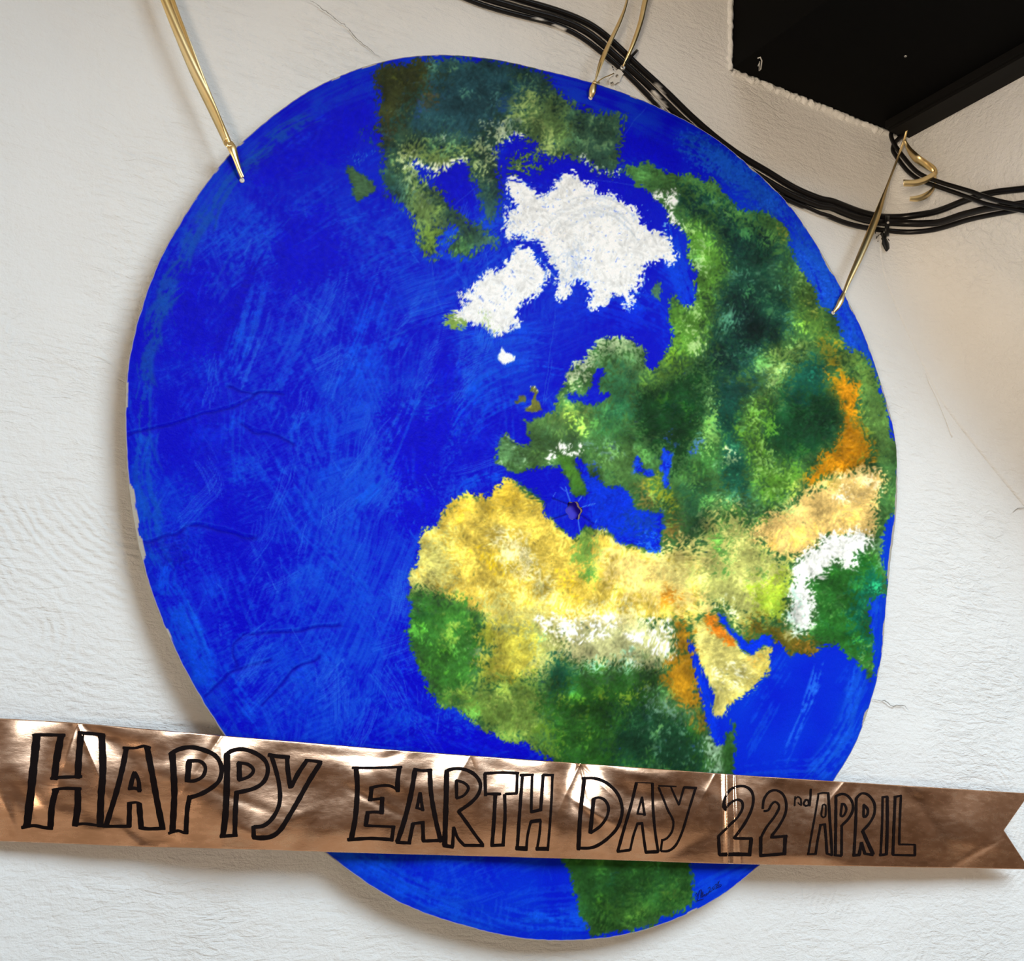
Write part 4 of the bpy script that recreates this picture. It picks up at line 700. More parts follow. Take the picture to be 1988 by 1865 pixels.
LIM[0] = M_ICE
P((238, 240, 240), [(800, 300), (1400, 300), (1400, 760), (800, 760)], 2, 0, 1, .05)
STIP((176, 188, 204), B_((1080, 1000), (1250, 1020), (1320, 1220), (1180, 1260), (1110, 1120)), .45, .7); STIP((190, 200, 214), ICEA, .16, .6); STIP((196, 204, 214), ICEG, .16, .6); STIP((60, 90, 190), ICEA, .035, .7); STIP((70, 96, 180), ICEG, .03, .7)
STIP((120, 140, 190), B_((880, 860), (980, 880), (960, 980), (900, 960)), .35, .7)
STROKE((196, 204, 212), B_((1160, 880))[0], B_((1560, 980))[0], 40, .7, -34, .4); STROKE((204, 210, 216), B_((1100, 1000))[0], B_((1480, 860))[0], 50, .5, -20, .4); STIP((236, 226, 216), B_((1060, 960), (1200, 1000), (1180, 1060), (1080, 1040)), .5, .7)
P((112, 150, 52), B_((560, 1430), (600, 1405), (650, 1440), (690, 1478), (580, 1475)), 8, .8, .9); STIP((150, 178, 110), B_((740, 1430), (790, 1410), (800, 1470), (840, 1510), (780, 1500)), .5, .8); STIP((170, 190, 130), B_((790, 1490), (860, 1500), (840, 1530)), .4, .8)
LIM[0] = None
# dry dabs that spill over the edges
for p in (B_((1560, 800), (1640, 960), (1600, 980), (1530, 860)), B_((880, 700), (960, 690), (1000, 730), (900, 740)), B_((1560, 1140), (1660, 1140), (1600, 1300), (1560, 1300))): STIP((200, 212, 232), p, .1, .7)
STIP((236, 240, 236), C_((420, 720), (500, 720), (480, 790), (430, 760)), .4, .8)
# centre hole: slits cut through the paint, scored lines round it
HOLE = (1114.0, 991.0)
for p in (((1104, 979), (1073, 967)), ((1104, 997), (1072, 1008)), ((1128, 1000), (1152, 1017)), ((1107, 976), (1098, 945)), ((1130, 984), (1154, 977)), ((1122, 1008), (1126, 1030)), ((1122, 973), (1128, 964))):
    pale = p[1][1] in (945, 977, 1030, 964); line(list(p), 2.4 if pale else 2.8, (120, 150, 240) if pale else (4, 4, 120), .85, .3 if pale else -1.0, wob=.3)
for p in (((1074, 964), (1078, 956)), ((1155, 1014), (1158, 1009)), ((1088, 945), (1097, 953)), ((1108, 956), (1104, 957))): line(list(p), 1.8, (150, 160, 250), .7, wob=.2)
LANDM = np.clip(np.maximum(np.maximum(M_EUR, np.maximum(M_NAM, M_NAM2)), np.maximum(M_NAM3, np.maximum(M_ISL, M_KOLA))), 0, 1)
HGT += 0.55*LANDM*(0.6+0.5*N[2.5]+0.35*N[5])+0.9*M_ICE*(0.6+0.45*N[2.5]+0.3*N[5])+0.10*N[1.2]
# bare board where the paint misses the edge
sea = np.clip(1-LANDM-M_ICE, 0, 1)[..., None]; IMG = np.clip(IMG*(1-sea)+IMG*np.array((.55, .88, .97))*sea, 0, 255)
# ---------------------------------------------------------------- the painted board
def paint_mat(name):
    m = material(name, (.1, .1, .8), 0.6, 0, 0.05); t = NT(m); c = t.coord()
    a = t.new('ShaderNodeVertexColor'); a.layer_name = 'paint'
    fine = t.noise(c, 420, 3, .6); mid = t.noise(c, 120, 3)
    hs = t.new('ShaderNodeHueSaturation'); t.to(a.outputs[0], hs.inputs['Color'])
    t.to(t.math('ADD', t.math('MULTIPLY', fine, 0.30), 0.85), hs.inputs['Value']); t.to(hs.outputs[0], t.b.inputs['Base Color'])
    h = t.math('ADD', fine, t.math('MULTIPLY', mid, .8)); t.to(t.bump(h, 0.25, 0.0012), t.b.inputs['Normal'])
    t.to(t.math('ADD', t.math('MULTIPLY', mid, .3), .35), t.b.inputs['Roughness']); return m
M_PAINT = paint_mat('poster_paint')
M_BOARD = mottled('grey_cardboard', (0.50, 0.45, 0.38), (0.36, 0.32, 0.26), 60, .85, .2)
# outline of the hand-cut board, in its own plane
ow = at_many(OUTLINE, BOARD_Y)[:, [0, 2]]; BC = np.array([(ow[:, 0].min()+ow[:, 0].max())/2, (ow[:, 1].min()+ow[:, 1].max())/2])
oth = np.arctan2(ow[:, 1]-BC[1], ow[:, 0]-BC[0]); orad = np.hypot(*(ow-BC).T); k_ = np.argsort(oth); oth, orad = oth[k_], orad[k_]
TH = np.linspace(-np.pi, np.pi, 1440, endpoint=False)
RT = np.interp(TH, oth, orad, period=2*np.pi); ker = np.hanning(43); ker /= ker.sum()
RT = np.convolve(np.r_[RT[-60:], RT, RT[:60]], ker, 'same')[60:-60]
RT += 0.0002*np.convolve(np.random.RandomState(2).randn(1440), np.hanning(7), 'same')/1.6
def board_r(a): return np.interp(a, TH, RT, period=2*np.pi)
board = thing('painted_earth_board', (BC[0], BOARD_Y+0.004, BC[1]-0.6), 'round cardboard painting of planet Earth hung by gold ribbons', 'painting')
n_ = 720; ang_ = TH[::2]; rr_ = RT[::2]; V = []; F = []
for y, k in ((BOARD_Y+0.0006, 1.0), (BOARD_Y+0.0052, 1.0)):
    V += [(BC[0]+r*k*math.cos(a), y, BC[1]+r*k*math.sin(a)) for a, r in zip(ang_, rr_)]
hole_c = at(HOLE[0], HOLE[1], BOARD_Y)[[0, 2]]; HR = 0.0125
rho = lambda a: HR*(1+0.10*math.sin(6*a+.5))
V += [(hole_c[0]+rho(a)*math.cos(a), BOARD_Y+0.0052, hole_c[1]+rho(a)*math.sin(a)) for a in ang_]; V += [(hole_c[0]+rho(a)*math.cos(a), BOARD_Y+0.0006, hole_c[1]+rho(a)*math.sin(a)) for a in ang_]
for ring in ((0, 1), (1, 2), (2, 3)):
    for i in range(n_):
        j = (i+1) % n_; a, b = ring; F.append((a*n_+i, a*n_+j, b*n_+j, b*n_+i))
mesh_obj('board', V, F, M_BOARD, board)
# painted face: square grid pressed into the outline
NG = 860
u = np.linspace(-1, 1, NG); U, Vv = np.meshgrid(u, u)
with np.errstate(divide='ignore', invalid='ignore'):
    big = np.abs(U) > np.abs(Vv)
    r = np.where(big, np.abs(U), np.abs(Vv))
    ph = np.where(big, np.where(U > 0, (np.pi/4)*(Vv/U), np.pi+(np.pi/4)*(Vv/U)), np.where(Vv > 0, np.pi/2-(np.pi/4)*(U/Vv), -np.pi/2-(np.pi/4)*(U/Vv)))
ph = np.nan_to_num(ph); r = r*(1.0)
Rr = board_r(np.arctan2(np.sin(ph), np.cos(ph)))
X = BC[0]+r*Rr*np.cos(ph); Zc = BC[1]+r*Rr*np.sin(ph)
# push the grid's vertices off the hole
hx, hz = X-hole_c[0], Zc-hole_c[1]; hd = np.hypot(hx, hz); ha = np.arctan2(hz, hx); hr = HR*(1+0.10*np.sin(6*ha+.5))
inh = hd < hr
near = (hd >= hr) & (hd < hr+0.0016); sc = np.where(near, hr/np.maximum(hd, 1e-9), 1); X = hole_c[0]+hx*sc; Zc = hole_c[1]+hz*sc
pw = np.stack([X.ravel(), np.full(X.size, BOARD_Y), Zc.ravel()], 1); px_, py_ = proj(pw)
def sample(arr):
    fx = np.clip((px_-PX0)/PST, 0, PW-1.001); fy = np.clip((py_-PY0)/PST, 0, PH-1.001); i0 = fx.astype(int); j0 = fy.astype(int); a = fx-i0; b = fy-j0
    if arr.ndim == 3: a = a[:, None]; b = b[:, None]
    return (arr[j0, i0]*(1-a)+arr[j0, i0+1]*a)*(1-b)+(arr[j0+1, i0]*(1-a)+arr[j0+1, i0+1]*a)*b
CV = np.clip(lin(sample(IMG))*1.03, 0.001, 0.92)
# bare board where the paint stops short of the cut edge
edge = r.ravel()*1.0; en = sample(N[10])+.8*sample(N[22]); ea = np.arctan2(py_-CYp, px_-CXp)
bare = np.clip((edge-(0.9990-0.0040*np.clip(en+0.9*np.sin(ea*2+1.9)-.9, 0, 2)))/0.0010, 0, 1)[:, None]
CV = CV*(1-bare)+np.array((0.40, 0.37, 0.32))*bare
CV = np.c_[CV, np.ones(len(CV))]
pw[:, 1] -= 0.00045*np.clip(sample(HGT), -2.5, 3)+0.0004
pw[:, 1] += 0.0008*np.clip((edge-0.985)/0.015, 0, 1)
ii = (np.arange(NG-1)[:, None]*NG+np.arange(NG-1)[None]).ravel(); FQ = np.stack([ii, ii+1, ii+NG+1, ii+NG], 1)
FQ = FQ[~(inh.ravel()[FQ].any(1))]
KEYS = [('painted_ocean', None), ('painted_landmass', np.maximum(M_NAM, M_NAM2)), ('painted_island', M_NAM3), ('painted_landmass', M_EUR), ('painted_island', M_ISL), ('painted_island', M_KOLA), ('painted_ice', M_ICA), ('painted_ice', M_ICG), ('painted_ice', M_ICI)]
LBL = ['streaky deep blue painted ocean', 'dark green painted landmass at the top of the globe', 'small dark green painted island', 'large painted landmass in green, yellow and ochre', 'small olive painted islands', 'small green painted sliver of land', 'large white painted ice sheet', 'smaller white painted ice sheet with a green tip', 'tiny white painted island']
cls = np.zeros(len(FQ), int)
for i, (nm, mk) in enumerate(KEYS):
    if mk is not None: cls[sample(mk)[FQ].mean(1) > .5] = i
for i, (nm, mk) in enumerate(KEYS):
    f = FQ[cls == i]
    if not len(f): continue
    uq, inv = np.unique(f, return_inverse=True)
    grid_mesh(nm, pw[uq], inv.reshape(-1, 4), M_PAINT, board, True, CV[uq], label=LBL[i])
# painted patch of wall-side board seen through the hole
vv = [(hole_c[0]+0.03*math.cos(a), BOARD_Y+0.0095, hole_c[1]+0.03*math.sin(a)) for a in np.linspace(0, 2*np.pi, 24, endpoint=False)]; vv += [(x, y+.0015, z) for x, y, z in vv]
mesh_obj('backing_disc', vv, [tuple(range(24)), tuple(range(47, 23, -1))]+[(i, 24+i, 24+(i+1) % 24, (i+1) % 24) for i in range(24)], material('deep_blue_paint', (0.012, 0.0, 0.55), .5), board)
# folded-back paper teeth round the hole
for k in range(6):
    a = 2*math.pi*k/6+.2; da = .38; q = []
    for rr, dy, s in ((HR*1.02, -.0012, 1), (HR*1.9, -.0009, .62)):
        for sg in (-1, 1): q.append((hole_c[0]+rr*math.cos(a+sg*da*s), BOARD_Y+dy, hole_c[1]+rr*math.sin(a+sg*da*s)))
M_INK = material('marker_ink', (0.006, 0.003, 0.003), .7, 0, .06)
def stroke_mesh(strokes, yf, seed=0, step=3.0, cap=True):
    """flat marker strokes: each is (points, width) in photograph pixels, lying at depth yf(px, py)"""
    rr = random.Random(seed); vv, ff = [], []
    for pts, w in strokes:
        P_ = []
        if len(pts) > 2:      # smooth the traced polyline
            q = [pts[0]]+list(pts)+[pts[-1]]
            for i in range(1, len(q)-2):
                p0, p1, p2, p3 = q[i-1], q[i], q[i+1], q[i+2]; n = max(2, int(math.hypot(p2[0]-p1[0], p2[1]-p1[1])/step))
                for k in range(n):
                    t = k/n; P_.append(tuple(.5*(2*p1[c]+(p2[c]-p0[c])*t+(2*p0[c]-5*p1[c]+4*p2[c]-p3[c])*t*t+(3*p1[c]-p0[c]-3*p2[c]+p3[c])*t**3) for c in (0, 1)))
            P_.append(pts[-1])
        else:
            n = max(2, int(math.hypot(pts[1][0]-pts[0][0], pts[1][1]-pts[0][1])/step)); P_ = [(pts[0][0]+(pts[1][0]-pts[0][0])*k/n, pts[0][1]+(pts[1][1]-pts[0][1])*k/n) for k in range(n+1)]
        b = len(vv); m = len(P_); ph1 = rr.random()*6; ph2 = rr.random()*6
        ends = [(-.30, .78), (0, 1)] if cap else [(0, 1)]
        lst = []
        for i, p in enumerate(P_):
            a, c = P_[max(i-1, 0)], P_[min(i+1, m-1)]; d = math.hypot(c[0]-a[0], c[1]-a[1])+1e-9; t = ((c[0]-a[0])/d, (c[1]-a[1])/d)
            hw = w*.5*(1+.05*math.sin(i*.9+ph1)+.04*math.sin(i*.37+ph2))
            if i == 0: lst.append(((p[0]-t[0]*w*.22, p[1]-t[1]*w*.22), t, hw*.72))
            lst.append((p, t, hw))
            if i == m-1: lst.append(((p[0]+t[0]*w*.22, p[1]+t[1]*w*.22), t, hw*.72))
        for p, t, hw in lst:
            for s in (-1, 1):
                x, y = p[0]-t[1]*hw*s, p[1]+t[0]*hw*s; vv.append(at(x, y, yf(x, y)))
        for i in range(len(lst)-1): ff.append((b+2*i, b+2*i+2, b+2*i+3, b+2*i+1))
    return vv, ff
def K(x0, y0, k, lst): return [([(x0+x/k, y0+y/k) for x, y in p], w/k) for p, w in lst]
sig = K(1300, 1640, 8.475, [([(440, 790), (470, 835), (500, 745), (528, 742), (520, 865)], 9), ([(470, 835), (468, 880), (452, 918), (500, 900), (556, 888)], 9), ([(535, 862), (540, 775), (552, 770), (556, 850)], 8), ([(562, 826), (586, 806), (570, 838), (600, 832), (612, 786), (630, 816), (650, 760)], 8),
      ([(642, 706), (668, 690), (672, 735), (658, 775), (700, 748)], 8), ([(712, 694), (730, 682), (738, 716), (716, 738), (708, 702)], 8), ([(750, 655), (774, 640), (780, 672), (764, 712), (802, 692)], 8), ([(818, 590), (800, 640), (806, 684), (840, 682), (850, 652), (814, 654)], 9)])
v, f = stroke_mesh(sig, lambda x, y: BOARD_Y-.0022, 3, 1.5); mesh_obj('signature', v, f, M_INK, board, label='small handwritten signature and year in dark ink')

# ---------------------------------------------------------------- copper foil banner
def foil_mat():
    m = material('copper_foil', (0.74, 0.46, 0.31), 0.2, 1.0); t = NT(m); c = t.coord()
    n = t.noise(c, 9, 4, .6, .4); g = t.noise(t.mapping(c, (1, 1, 3)), 45, 4, .65)
    t.to(t.ramp(t.math('ADD', t.math('MULTIPLY', n, .6), t.math('MULTIPLY', g, .4)), [(.34, (0.58, 0.35, 0.22)), (.52, (0.82, 0.51, 0.34)), (.70, (0.92, 0.65, 0.47))]), t.b.inputs['Base Color'])
    t.to(t.math('ADD', t.math('MULTIPLY', g, .22), .15), t.b.inputs['Roughness'])
    t.to(t.bump(t.math('ADD', g, t.math('MULTIPLY', n, 2)), .10, .002), t.b.inputs['Normal']); return m
M_FOIL = foil_mat()
TOPP = [(-140, 1383), (0, 1394), (126, 1401), (428, 1427), (800, 1458), (1150, 1483), (1382, 1500), (1480, 1507), (1619, 1516), (1988, 1539), (2010, 1540.5)]
BOTP = [(-140, 1627), (0, 1633), (264, 1643), (500, 1649), (650, 1654), (1150, 1668), (1360, 1675), (1475, 1678), (1765, 1683), (1988, 1687), (2010, 1687.5)]
BAN_Y = -0.050
def top_at(x): return np.interp(x, [p[0] for p in TOPP], [p[1] for p in TOPP])
def bot_at(x): return np.interp(x, [p[0] for p in BOTP], [p[1] for p in BOTP])
def sst(a, b, x): t = np.clip((x-a)/(b-a), 0, 1); return t*t*(3-2*t)
_rc = random.Random(12)
CRINK = [(_rc.uniform(-100, 1990), _rc.random(), _rc.uniform(30, 90), _rc.uniform(7, 26), _rc.uniform(-1.2, 1.2), _rc.uniform(-.0016, .0018)) for _ in range(95)]
def foil_y(x, y):
    """depth of the foil: bellied, pinched where it is taped along the top, creased"""
    x = np.asarray(x, float); y = np.asarray(y, float); v = (y-top_at(x))/(bot_at(x)-top_at(x))
    d = 0.0120*np.sin(np.pi*np.clip(v, 0, 1))*(0.75+.25*np.sin(x*.006+1))          # belly
    d += 0.0022*np.sin(x*.0105+1.3*v+.4)+0.0016*np.sin(x*.021-2.0*v)*v+0.0010*np.sin(x*.043+5*v)
    for a, b, dep, amp in ((1128, 1392, .32, .0120), (150, 430, .26, .0055), (-90, 148, .30, .0025), (912, 1126, .16, .0025), (1470, 1640, .18, .004), (1740, 1870, .25, .003), (440, 905, .10, .0012)):
        t = np.clip((x-a)/(b-a), 0, 1); U_ = dep*np.sin(np.pi*t)**.8; ins = (x > a) & (x < b)
        d += np.where(ins, amp*sst(0.0, 1.0, np.clip((U_-v)/np.maximum(dep, 1e-6)+.12, 0, 1))*np.sin(np.pi*t), 0)
    for cx, cv, sx, sv, amp in ((1070, .52, 26, .30, .0040), (1110, .25, 30, .30, -.0035), (60, .75, 60, .3, .004), (90, .45, 40, .4, -.003), (1440, .5, 40, .5, .0035), (1340, .7, 70, .25, -.003), (300, .85, 130, .2, -.003), (620, .8, 160, .22, .003), (1250, .62, 90, .2, .0025), (1560, .9, 120, .12, .003), (1900, .6, 50, .3, .003), (560, .45, 120, .2, -.002), (760, .15, 150, .2, .0025)):
        d += amp*np.exp(-((x-cx)/sx)**2-((v-cv)/sv)**2)
    for cx, w, amp, sl in ((1412, 3.0, .0030, 2), (1424, 2.2, -.0016, 0), (1402, 4.5, -.0012, 6), (1432, 2.5, .0012, 12)):
        d += amp*np.exp(-np.abs(x-cx-sl*(v-.5))/w)
    for ax, ang_c, amp in ((1126, -.9, .0022), (1126, .5, .0024), (1126, 2.2, .0016), (430, -1.6, .0016), (150, 1.1, .0018), (150, -.8, .0014), (1390, -1.0, .0016), (912, .8, .0012), (912, -1.1, .0012), (1640, -1.4, .0015)):
        u_ = (x-ax)-ang_c*90*v; d += amp*np.exp(-np.abs(u_)/(5+26*np.clip(v, 0, 1)))*np.clip(1-v*1.15, 0, 1)
    for cx, cv, sx, sv, an, amp in CRINK:
        c, q = math.cos(an), math.sin(an); a = (x-cx); b = (v-cv)*190
        d += amp*np.exp(-((a*c+b*q)/sx)**2-((b*c-a*q)/sv)**2)
    return np.interp(x, [-140, 60, 430, 1600, 2000], [-.010, -.016, BAN_Y, BAN_Y, -.030])-d
NX, NV = 1300, 90
uu = np.linspace(0, 1, NX); v_ = np.linspace(0, 1, NV); UG, VG = np.meshgrid(uu, v_)
xr = 1999-50*(1-np.abs(2*VG-1))*1.0; xl = -132+50*(1-np.abs(2*VG-1))
PXB = xl+(xr-xl)*UG
PYB = top_at(PXB)+(bot_at(PXB)-top_at(PXB))*VG
# bottom edge is a little torn
YB = foil_y(PXB, PYB); pts = at_many(np.stack([PXB.ravel(), PYB.ravel()], 1), YB.ravel())
banner = thing('foil_banner', tuple(at(994, 1668, BAN_Y)), 'copper foil banner lettered HAPPY EARTH DAY across the lower globe', 'banner')
ii = (np.arange(NV-1)[:, None]*NX+np.arange(NX-1)[None]).ravel()
fo = grid_mesh('foil_strip', pts, np.stack([ii, ii+NX, ii+NX+1, ii+1], 1), M_FOIL, banner)
sm = fo.modifiers.new('thickness', 'SOLIDIFY'); sm.thickness = 0.00025; sm.offset = -1
LET = [('H', K(0, 1370, 3.976, [([(285, 225), (250, 560), (208, 925)], 62), ([(255, 225), (320, 222), (500, 225)], 25), ([(470, 230), (435, 420), (420, 560)], 55), ([(392, 560), (480, 550), (630, 545)], 25), ([(625, 215), (610, 380), (600, 550)], 52), ([(605, 205), (700, 212), (805, 225)], 26), ([(785, 225), (795, 480), (780, 700), (772, 925)], 55),
       ([(405, 650), (500, 636), (625, 640)], 24), ([(430, 650), (400, 780), (390, 930)], 50), ([(168, 940), (260, 925), (340, 940), (405, 945)], 25), ([(600, 640), (600, 780), (580, 920)], 52), ([(560, 920), (650, 910), (740, 920), (815, 930)], 22)])),
 ('A', K(0, 1370, 3.976, [([(975, 325), (950, 460), (900, 660), (820, 920)], 42), ([(950, 322), (1040, 325), (1110, 310), (1160, 325)], 22), ([(1135, 320), (1170, 500), (1210, 720), (1255, 945)], 48), ([(800, 930), (900, 930), (1005, 930)], 24), ([(997, 930), (1000, 760)], 40), ([(985, 755), (1050, 745), (1090, 760)], 20), ([(1075, 760), (1090, 940)], 45), ([(1075, 940), (1150, 950), (1272, 945)], 26), ([(1040, 515), (1020, 570), (1005, 640)], 36), ([(1040, 515), (1070, 580), (1075, 660)], 32), ([(992, 640), (1040, 635), (1088, 655)], 26)])),
 ('P', K(0, 1370, 3.976, [([(1330, 370), (1340, 500), (1345, 700), (1330, 970)], 50), ([(1312, 375), (1380, 335), (1480, 318), (1590, 345), (1670, 390), (1710, 470), (1700, 560), (1650, 620), (1560, 675), (1462, 710)], 34), ([(1465, 700), (1445, 800), (1435, 978)], 38), ([(1302, 985), (1340, 970), (1380, 965), (1420, 980), (1450, 980)], 22), ([(1460, 430), (1447, 575)], 46), ([(1450, 425), (1540, 425), (1585, 470), (1568, 540), (1500, 578), (1432, 575)], 28)])),
 ('P', K(300, 1400, 3.976, [([(560, 250), (560, 450), (550, 700), (527, 888)], 48), ([(552, 260), (600, 225), (690, 215), (790, 250), (860, 310), (875, 390), (840, 470), (760, 520), (632, 550)], 32), ([(635, 545), (625, 700), (620, 880)], 38), ([(507, 890), (560, 885), (638, 880)], 24), ([(655, 322), (657, 448)], 40), ([(645, 320), (720, 330), (765, 375), (730, 425), (652, 453)], 26)])),
 ('Y', K(300, 1400, 3.976, [([(900, 260), (930, 350), (960, 470), (970, 590), (950, 680), (900, 760), (840, 805), (770, 815)], 32), ([(882, 258), (960, 270), (1040, 275)], 30), ([(1025, 280), (1030, 380), (1050, 510)], 35), ([(1058, 502), (1110, 400), (1170, 310)], 34), ([(1165, 300), (1230, 305), (1290, 315)], 24), ([(1282, 320), (1200, 450), (1110, 610), (1040, 730), (970, 840), (900, 890), (820, 900), (762, 895)], 36), ([(765, 812), (766, 893)], 34)])),
 ('E', K(650, 1430, 3.976, [([(165, 240), (175, 400), (160, 620), (128, 790)], 38), ([(137, 238), (300, 238), (518, 232)], 20), ([(500, 240), (487, 330), (487, 420)], 34), ([(495, 415), (430, 380), (350, 378), (275, 395)], 22), ([(285, 390), (275, 490)], 32), ([(262, 485), (320, 482), (375, 475)], 22), ([(368, 470), (362, 590)], 34), ([(375, 585), (310, 580), (245, 585)], 24), ([(255, 585), (240, 685)], 34), ([(232, 685), (340, 690), (460, 695)], 20), ([(455, 690), (440, 803)], 28), ([(102, 795), (280, 785), (450, 795)], 26)])),
 ('A', K(650, 1430, 3.976, [([(620, 260), (590, 440), (540, 640), (485, 810)], 36), ([(612, 250), (680, 260), (748, 255)], 24), ([(735, 260), (745, 440), (780, 640), (820, 808)], 34), ([(477, 815), (585, 820)], 24), ([(575, 820), (605, 670)], 28), ([(600, 670), (690, 660)], 22), ([(680, 665), (685, 805)], 28), ([(680, 805), (818, 800)], 24), ([(660, 432), (638, 538)], 24), ([(660, 432), (680, 568)], 24), ([(627, 545), (688, 565)], 20)])),
 ('R', K(650, 1430, 3.976, [([(865, 265), (860, 500), (850, 838)], 38), ([(857, 265), (920, 245), (1000, 250), (1080, 290), (1125, 360), (1110, 440), (1050, 510), (958, 575)], 26), ([(955, 575), (1010, 650), (1080, 750), (1142, 832)], 26), ([(1148, 840), (1000, 838)], 24), ([(1000, 838), (950, 780), (920, 700)], 24), ([(920, 700), (910, 850)], 24), ([(842, 840), (913, 850)], 28), ([(940, 337), (942, 472)], 24), ([(937, 335), (1000, 355), (1033, 395), (1000, 450), (942, 475)], 20)])),
 ('T', K(650, 1430, 3.976, [([(1160, 285), (1165, 453)], 24), ([(1157, 282), (1290, 275), (1420, 280)], 22), ([(1410, 280), (1405, 433)], 22), ([(1408, 435), (1320, 440)], 20), ([(1162, 440), (1280, 440)], 22), ([(1240, 445), (1230, 640), (1215, 838)], 28), ([(1312, 445), (1315, 620), (1300, 838)], 24), ([(1207, 840), (1308, 835)], 22)])),
 ('H', K(650, 1430, 3.976, [([(1450, 295), (1430, 560), (1410, 858)], 24), ([(1432, 295), (1533, 292)], 20), ([(1525, 295), (1520, 450), (1518, 583)], 20), ([(1518, 580), (1590, 562)], 24), ([(1610, 295), (1600, 430), (1590, 568)], 24), ([(1610, 292), (1688, 295)], 20), ([(1682, 295), (1670, 560), (1645, 878)], 18), ([(1557, 865), (1645, 865)], 30), ([(1517, 655), (1590, 645)], 28), ([(1515, 655), (1490, 760), (1480, 868)], 18), ([(1590, 650), (1580, 760), (1562, 868)], 18), ([(1402, 860), (1483, 865)], 34)])),
 ('D', K(1080, 1460, 4.97, [([(270, 270), (235, 580), (215, 938)], 38), ([(252, 250), (370, 250), (480, 290), (580, 380), (630, 490), (635, 600), (590, 730), (500, 830), (400, 900), (320, 925), (215, 925)], 28), ([(362, 450), (345, 620), (330, 778)], 36), ([(357, 450), (410, 435), (470, 460), (505, 530), (490, 620), (430, 710), (332, 780)], 25)])),
 ('A', K(1080, 1460, 4.97, [([(775, 300), (720, 520), (650, 760), (595, 958)], 26), ([(765, 293), (930, 297)], 10), ([(930, 300), (935, 520), (955, 760), (985, 958)], 24), ([(592, 960), (708, 945)], 24), ([(715, 945), (745, 810), (785, 690)], 20), ([(782, 690), (833, 685)], 26), ([(830, 690), (845, 820), (865, 963)], 24), ([(862, 965), (983, 960)], 30), ([(828, 432), (785, 588)], 18), ([(828, 432), (855, 608)], 22), ([(782, 590), (858, 600)], 18)])),
 ('Y', K(1080, 1460, 4.97, [([(990, 340), (1040, 460), (1080, 560), (1130, 660), (1120, 760), (1070, 830), (1022, 850)], 18), ([(992, 325), (1158, 330)], 14), ([(1110, 340), (1150, 430), (1185, 508)], 16), ([(1185, 505), (1235, 340)], 18), ([(1237, 338), (1353, 345)], 26), ([(1345, 350), (1280, 560), (1220, 760), (1160, 890), (1090, 950), (1012, 955)], 20), ([(1025, 842), (1010, 953)], 18)])),
 ('2', K(1360, 1480, 6.061, [([(300, 560), (270, 520), (300, 390), (380, 300), (500, 275), (590, 320), (625, 420), (600, 560), (520, 720), (418, 862)], 26), ([(418, 860), (397, 893)], 26), ([(402, 893), (608, 895)], 28), ([(600, 895), (580, 1085)], 34), ([(227, 1085), (400, 1080), (590, 1082)], 38), ([(215, 870), (225, 1083)], 30), ([(290, 550), (350, 480), (430, 435), (490, 460), (495, 540), (440, 640), (340, 740), (212, 868)], 24), ([(310, 470), (290, 538)], 36)])),
 ('2', K(1360, 1480, 6.061, [([(735, 540), (750, 430), (810, 345), (890, 325), (970, 370), (1010, 470), (1000, 600), (930, 740), (840, 862)], 24), ([(832, 880), (1018, 865)], 28), ([(1000, 870), (990, 1073)], 36), ([(702, 1095), (850, 1085), (1000, 1070)], 32), ([(712, 880), (710, 1088)], 32), ([(715, 880), (780, 760), (870, 640), (925, 540), (920, 490), (880, 460), (840, 490), (800, 560), (752, 570)], 22)])),
 ('n', K(1360, 1480, 6.061, [([(1115, 397), (1110, 508)], 14), ([(1112, 445), (1130, 412), (1152, 402)], 15), ([(1150, 470), (1172, 495)], 10), ([(1150, 402), (1182, 425), (1186, 503)], 15)])),
 ('d', K(1360, 1480, 6.061, [([(1240, 440), (1215, 480), (1240, 508), (1280, 490), (1265, 440), (1230, 440)], 20), ([(1300, 312), (1295, 420), (1285, 508)], 20)])),
 ('A', K(1360, 1480, 6.061, [([(1390, 375), (1350, 620), (1310, 840), (1270, 1078)], 18), ([(1382, 370), (1440, 355), (1513, 358)], 18), ([(1505, 360), (1520, 600), (1540, 900), (1550, 1088)], 26), ([(1262, 1080), (1363, 1075)], 18), ([(1357, 1078), (1380, 920), (1415, 740)], 22), ([(1407, 735), (1473, 725)], 22), ([(1465, 730), (1480, 900), (1490, 1068)], 26), ([(1487, 1070), (1548, 1088)], 24), ([(1440, 500), (1425, 625), (1470, 635), (1475, 500), (1440, 497)], 16)])),
 ('P', K(1540, 1480, 4.4375, [([(370, 290), (368, 560), (365, 798)], 20), ([(367, 290), (420, 270), (470, 285), (510, 340), (515, 410), (480, 480), (427, 535)], 18), ([(420, 540), (418, 798)], 18), ([(357, 797), (415, 803)], 18), ([(422, 360), (412, 458), (440, 453), (460, 400), (440, 357), (418, 357)], 16)])),
 ('R', K(1540, 1480, 4.4375, [([(545, 310), (540, 520), (525, 795)], 20), ([(542, 310), (590, 265), (650, 280), (700, 350), (700, 440), (660, 520), (602, 585)], 18), ([(600, 590), (640, 680), (690, 788)], 26), ([(688, 795), (617, 785)], 20), ([(620, 785), (590, 690)], 22), ([(590, 690), (570, 793)], 22), ([(517, 800), (573, 795)], 20), ([(610, 367), (610, 468), (640, 448), (643, 400), (607, 362)], 18)])),
 ('I', K(1540, 1480, 4.4375, [([(772, 300), (768, 520), (755, 793)], 16), ([(767, 298), (813, 292)], 16), ([(812, 295), (812, 560), (805, 788)], 22), ([(747, 798), (808, 790)], 18)])),
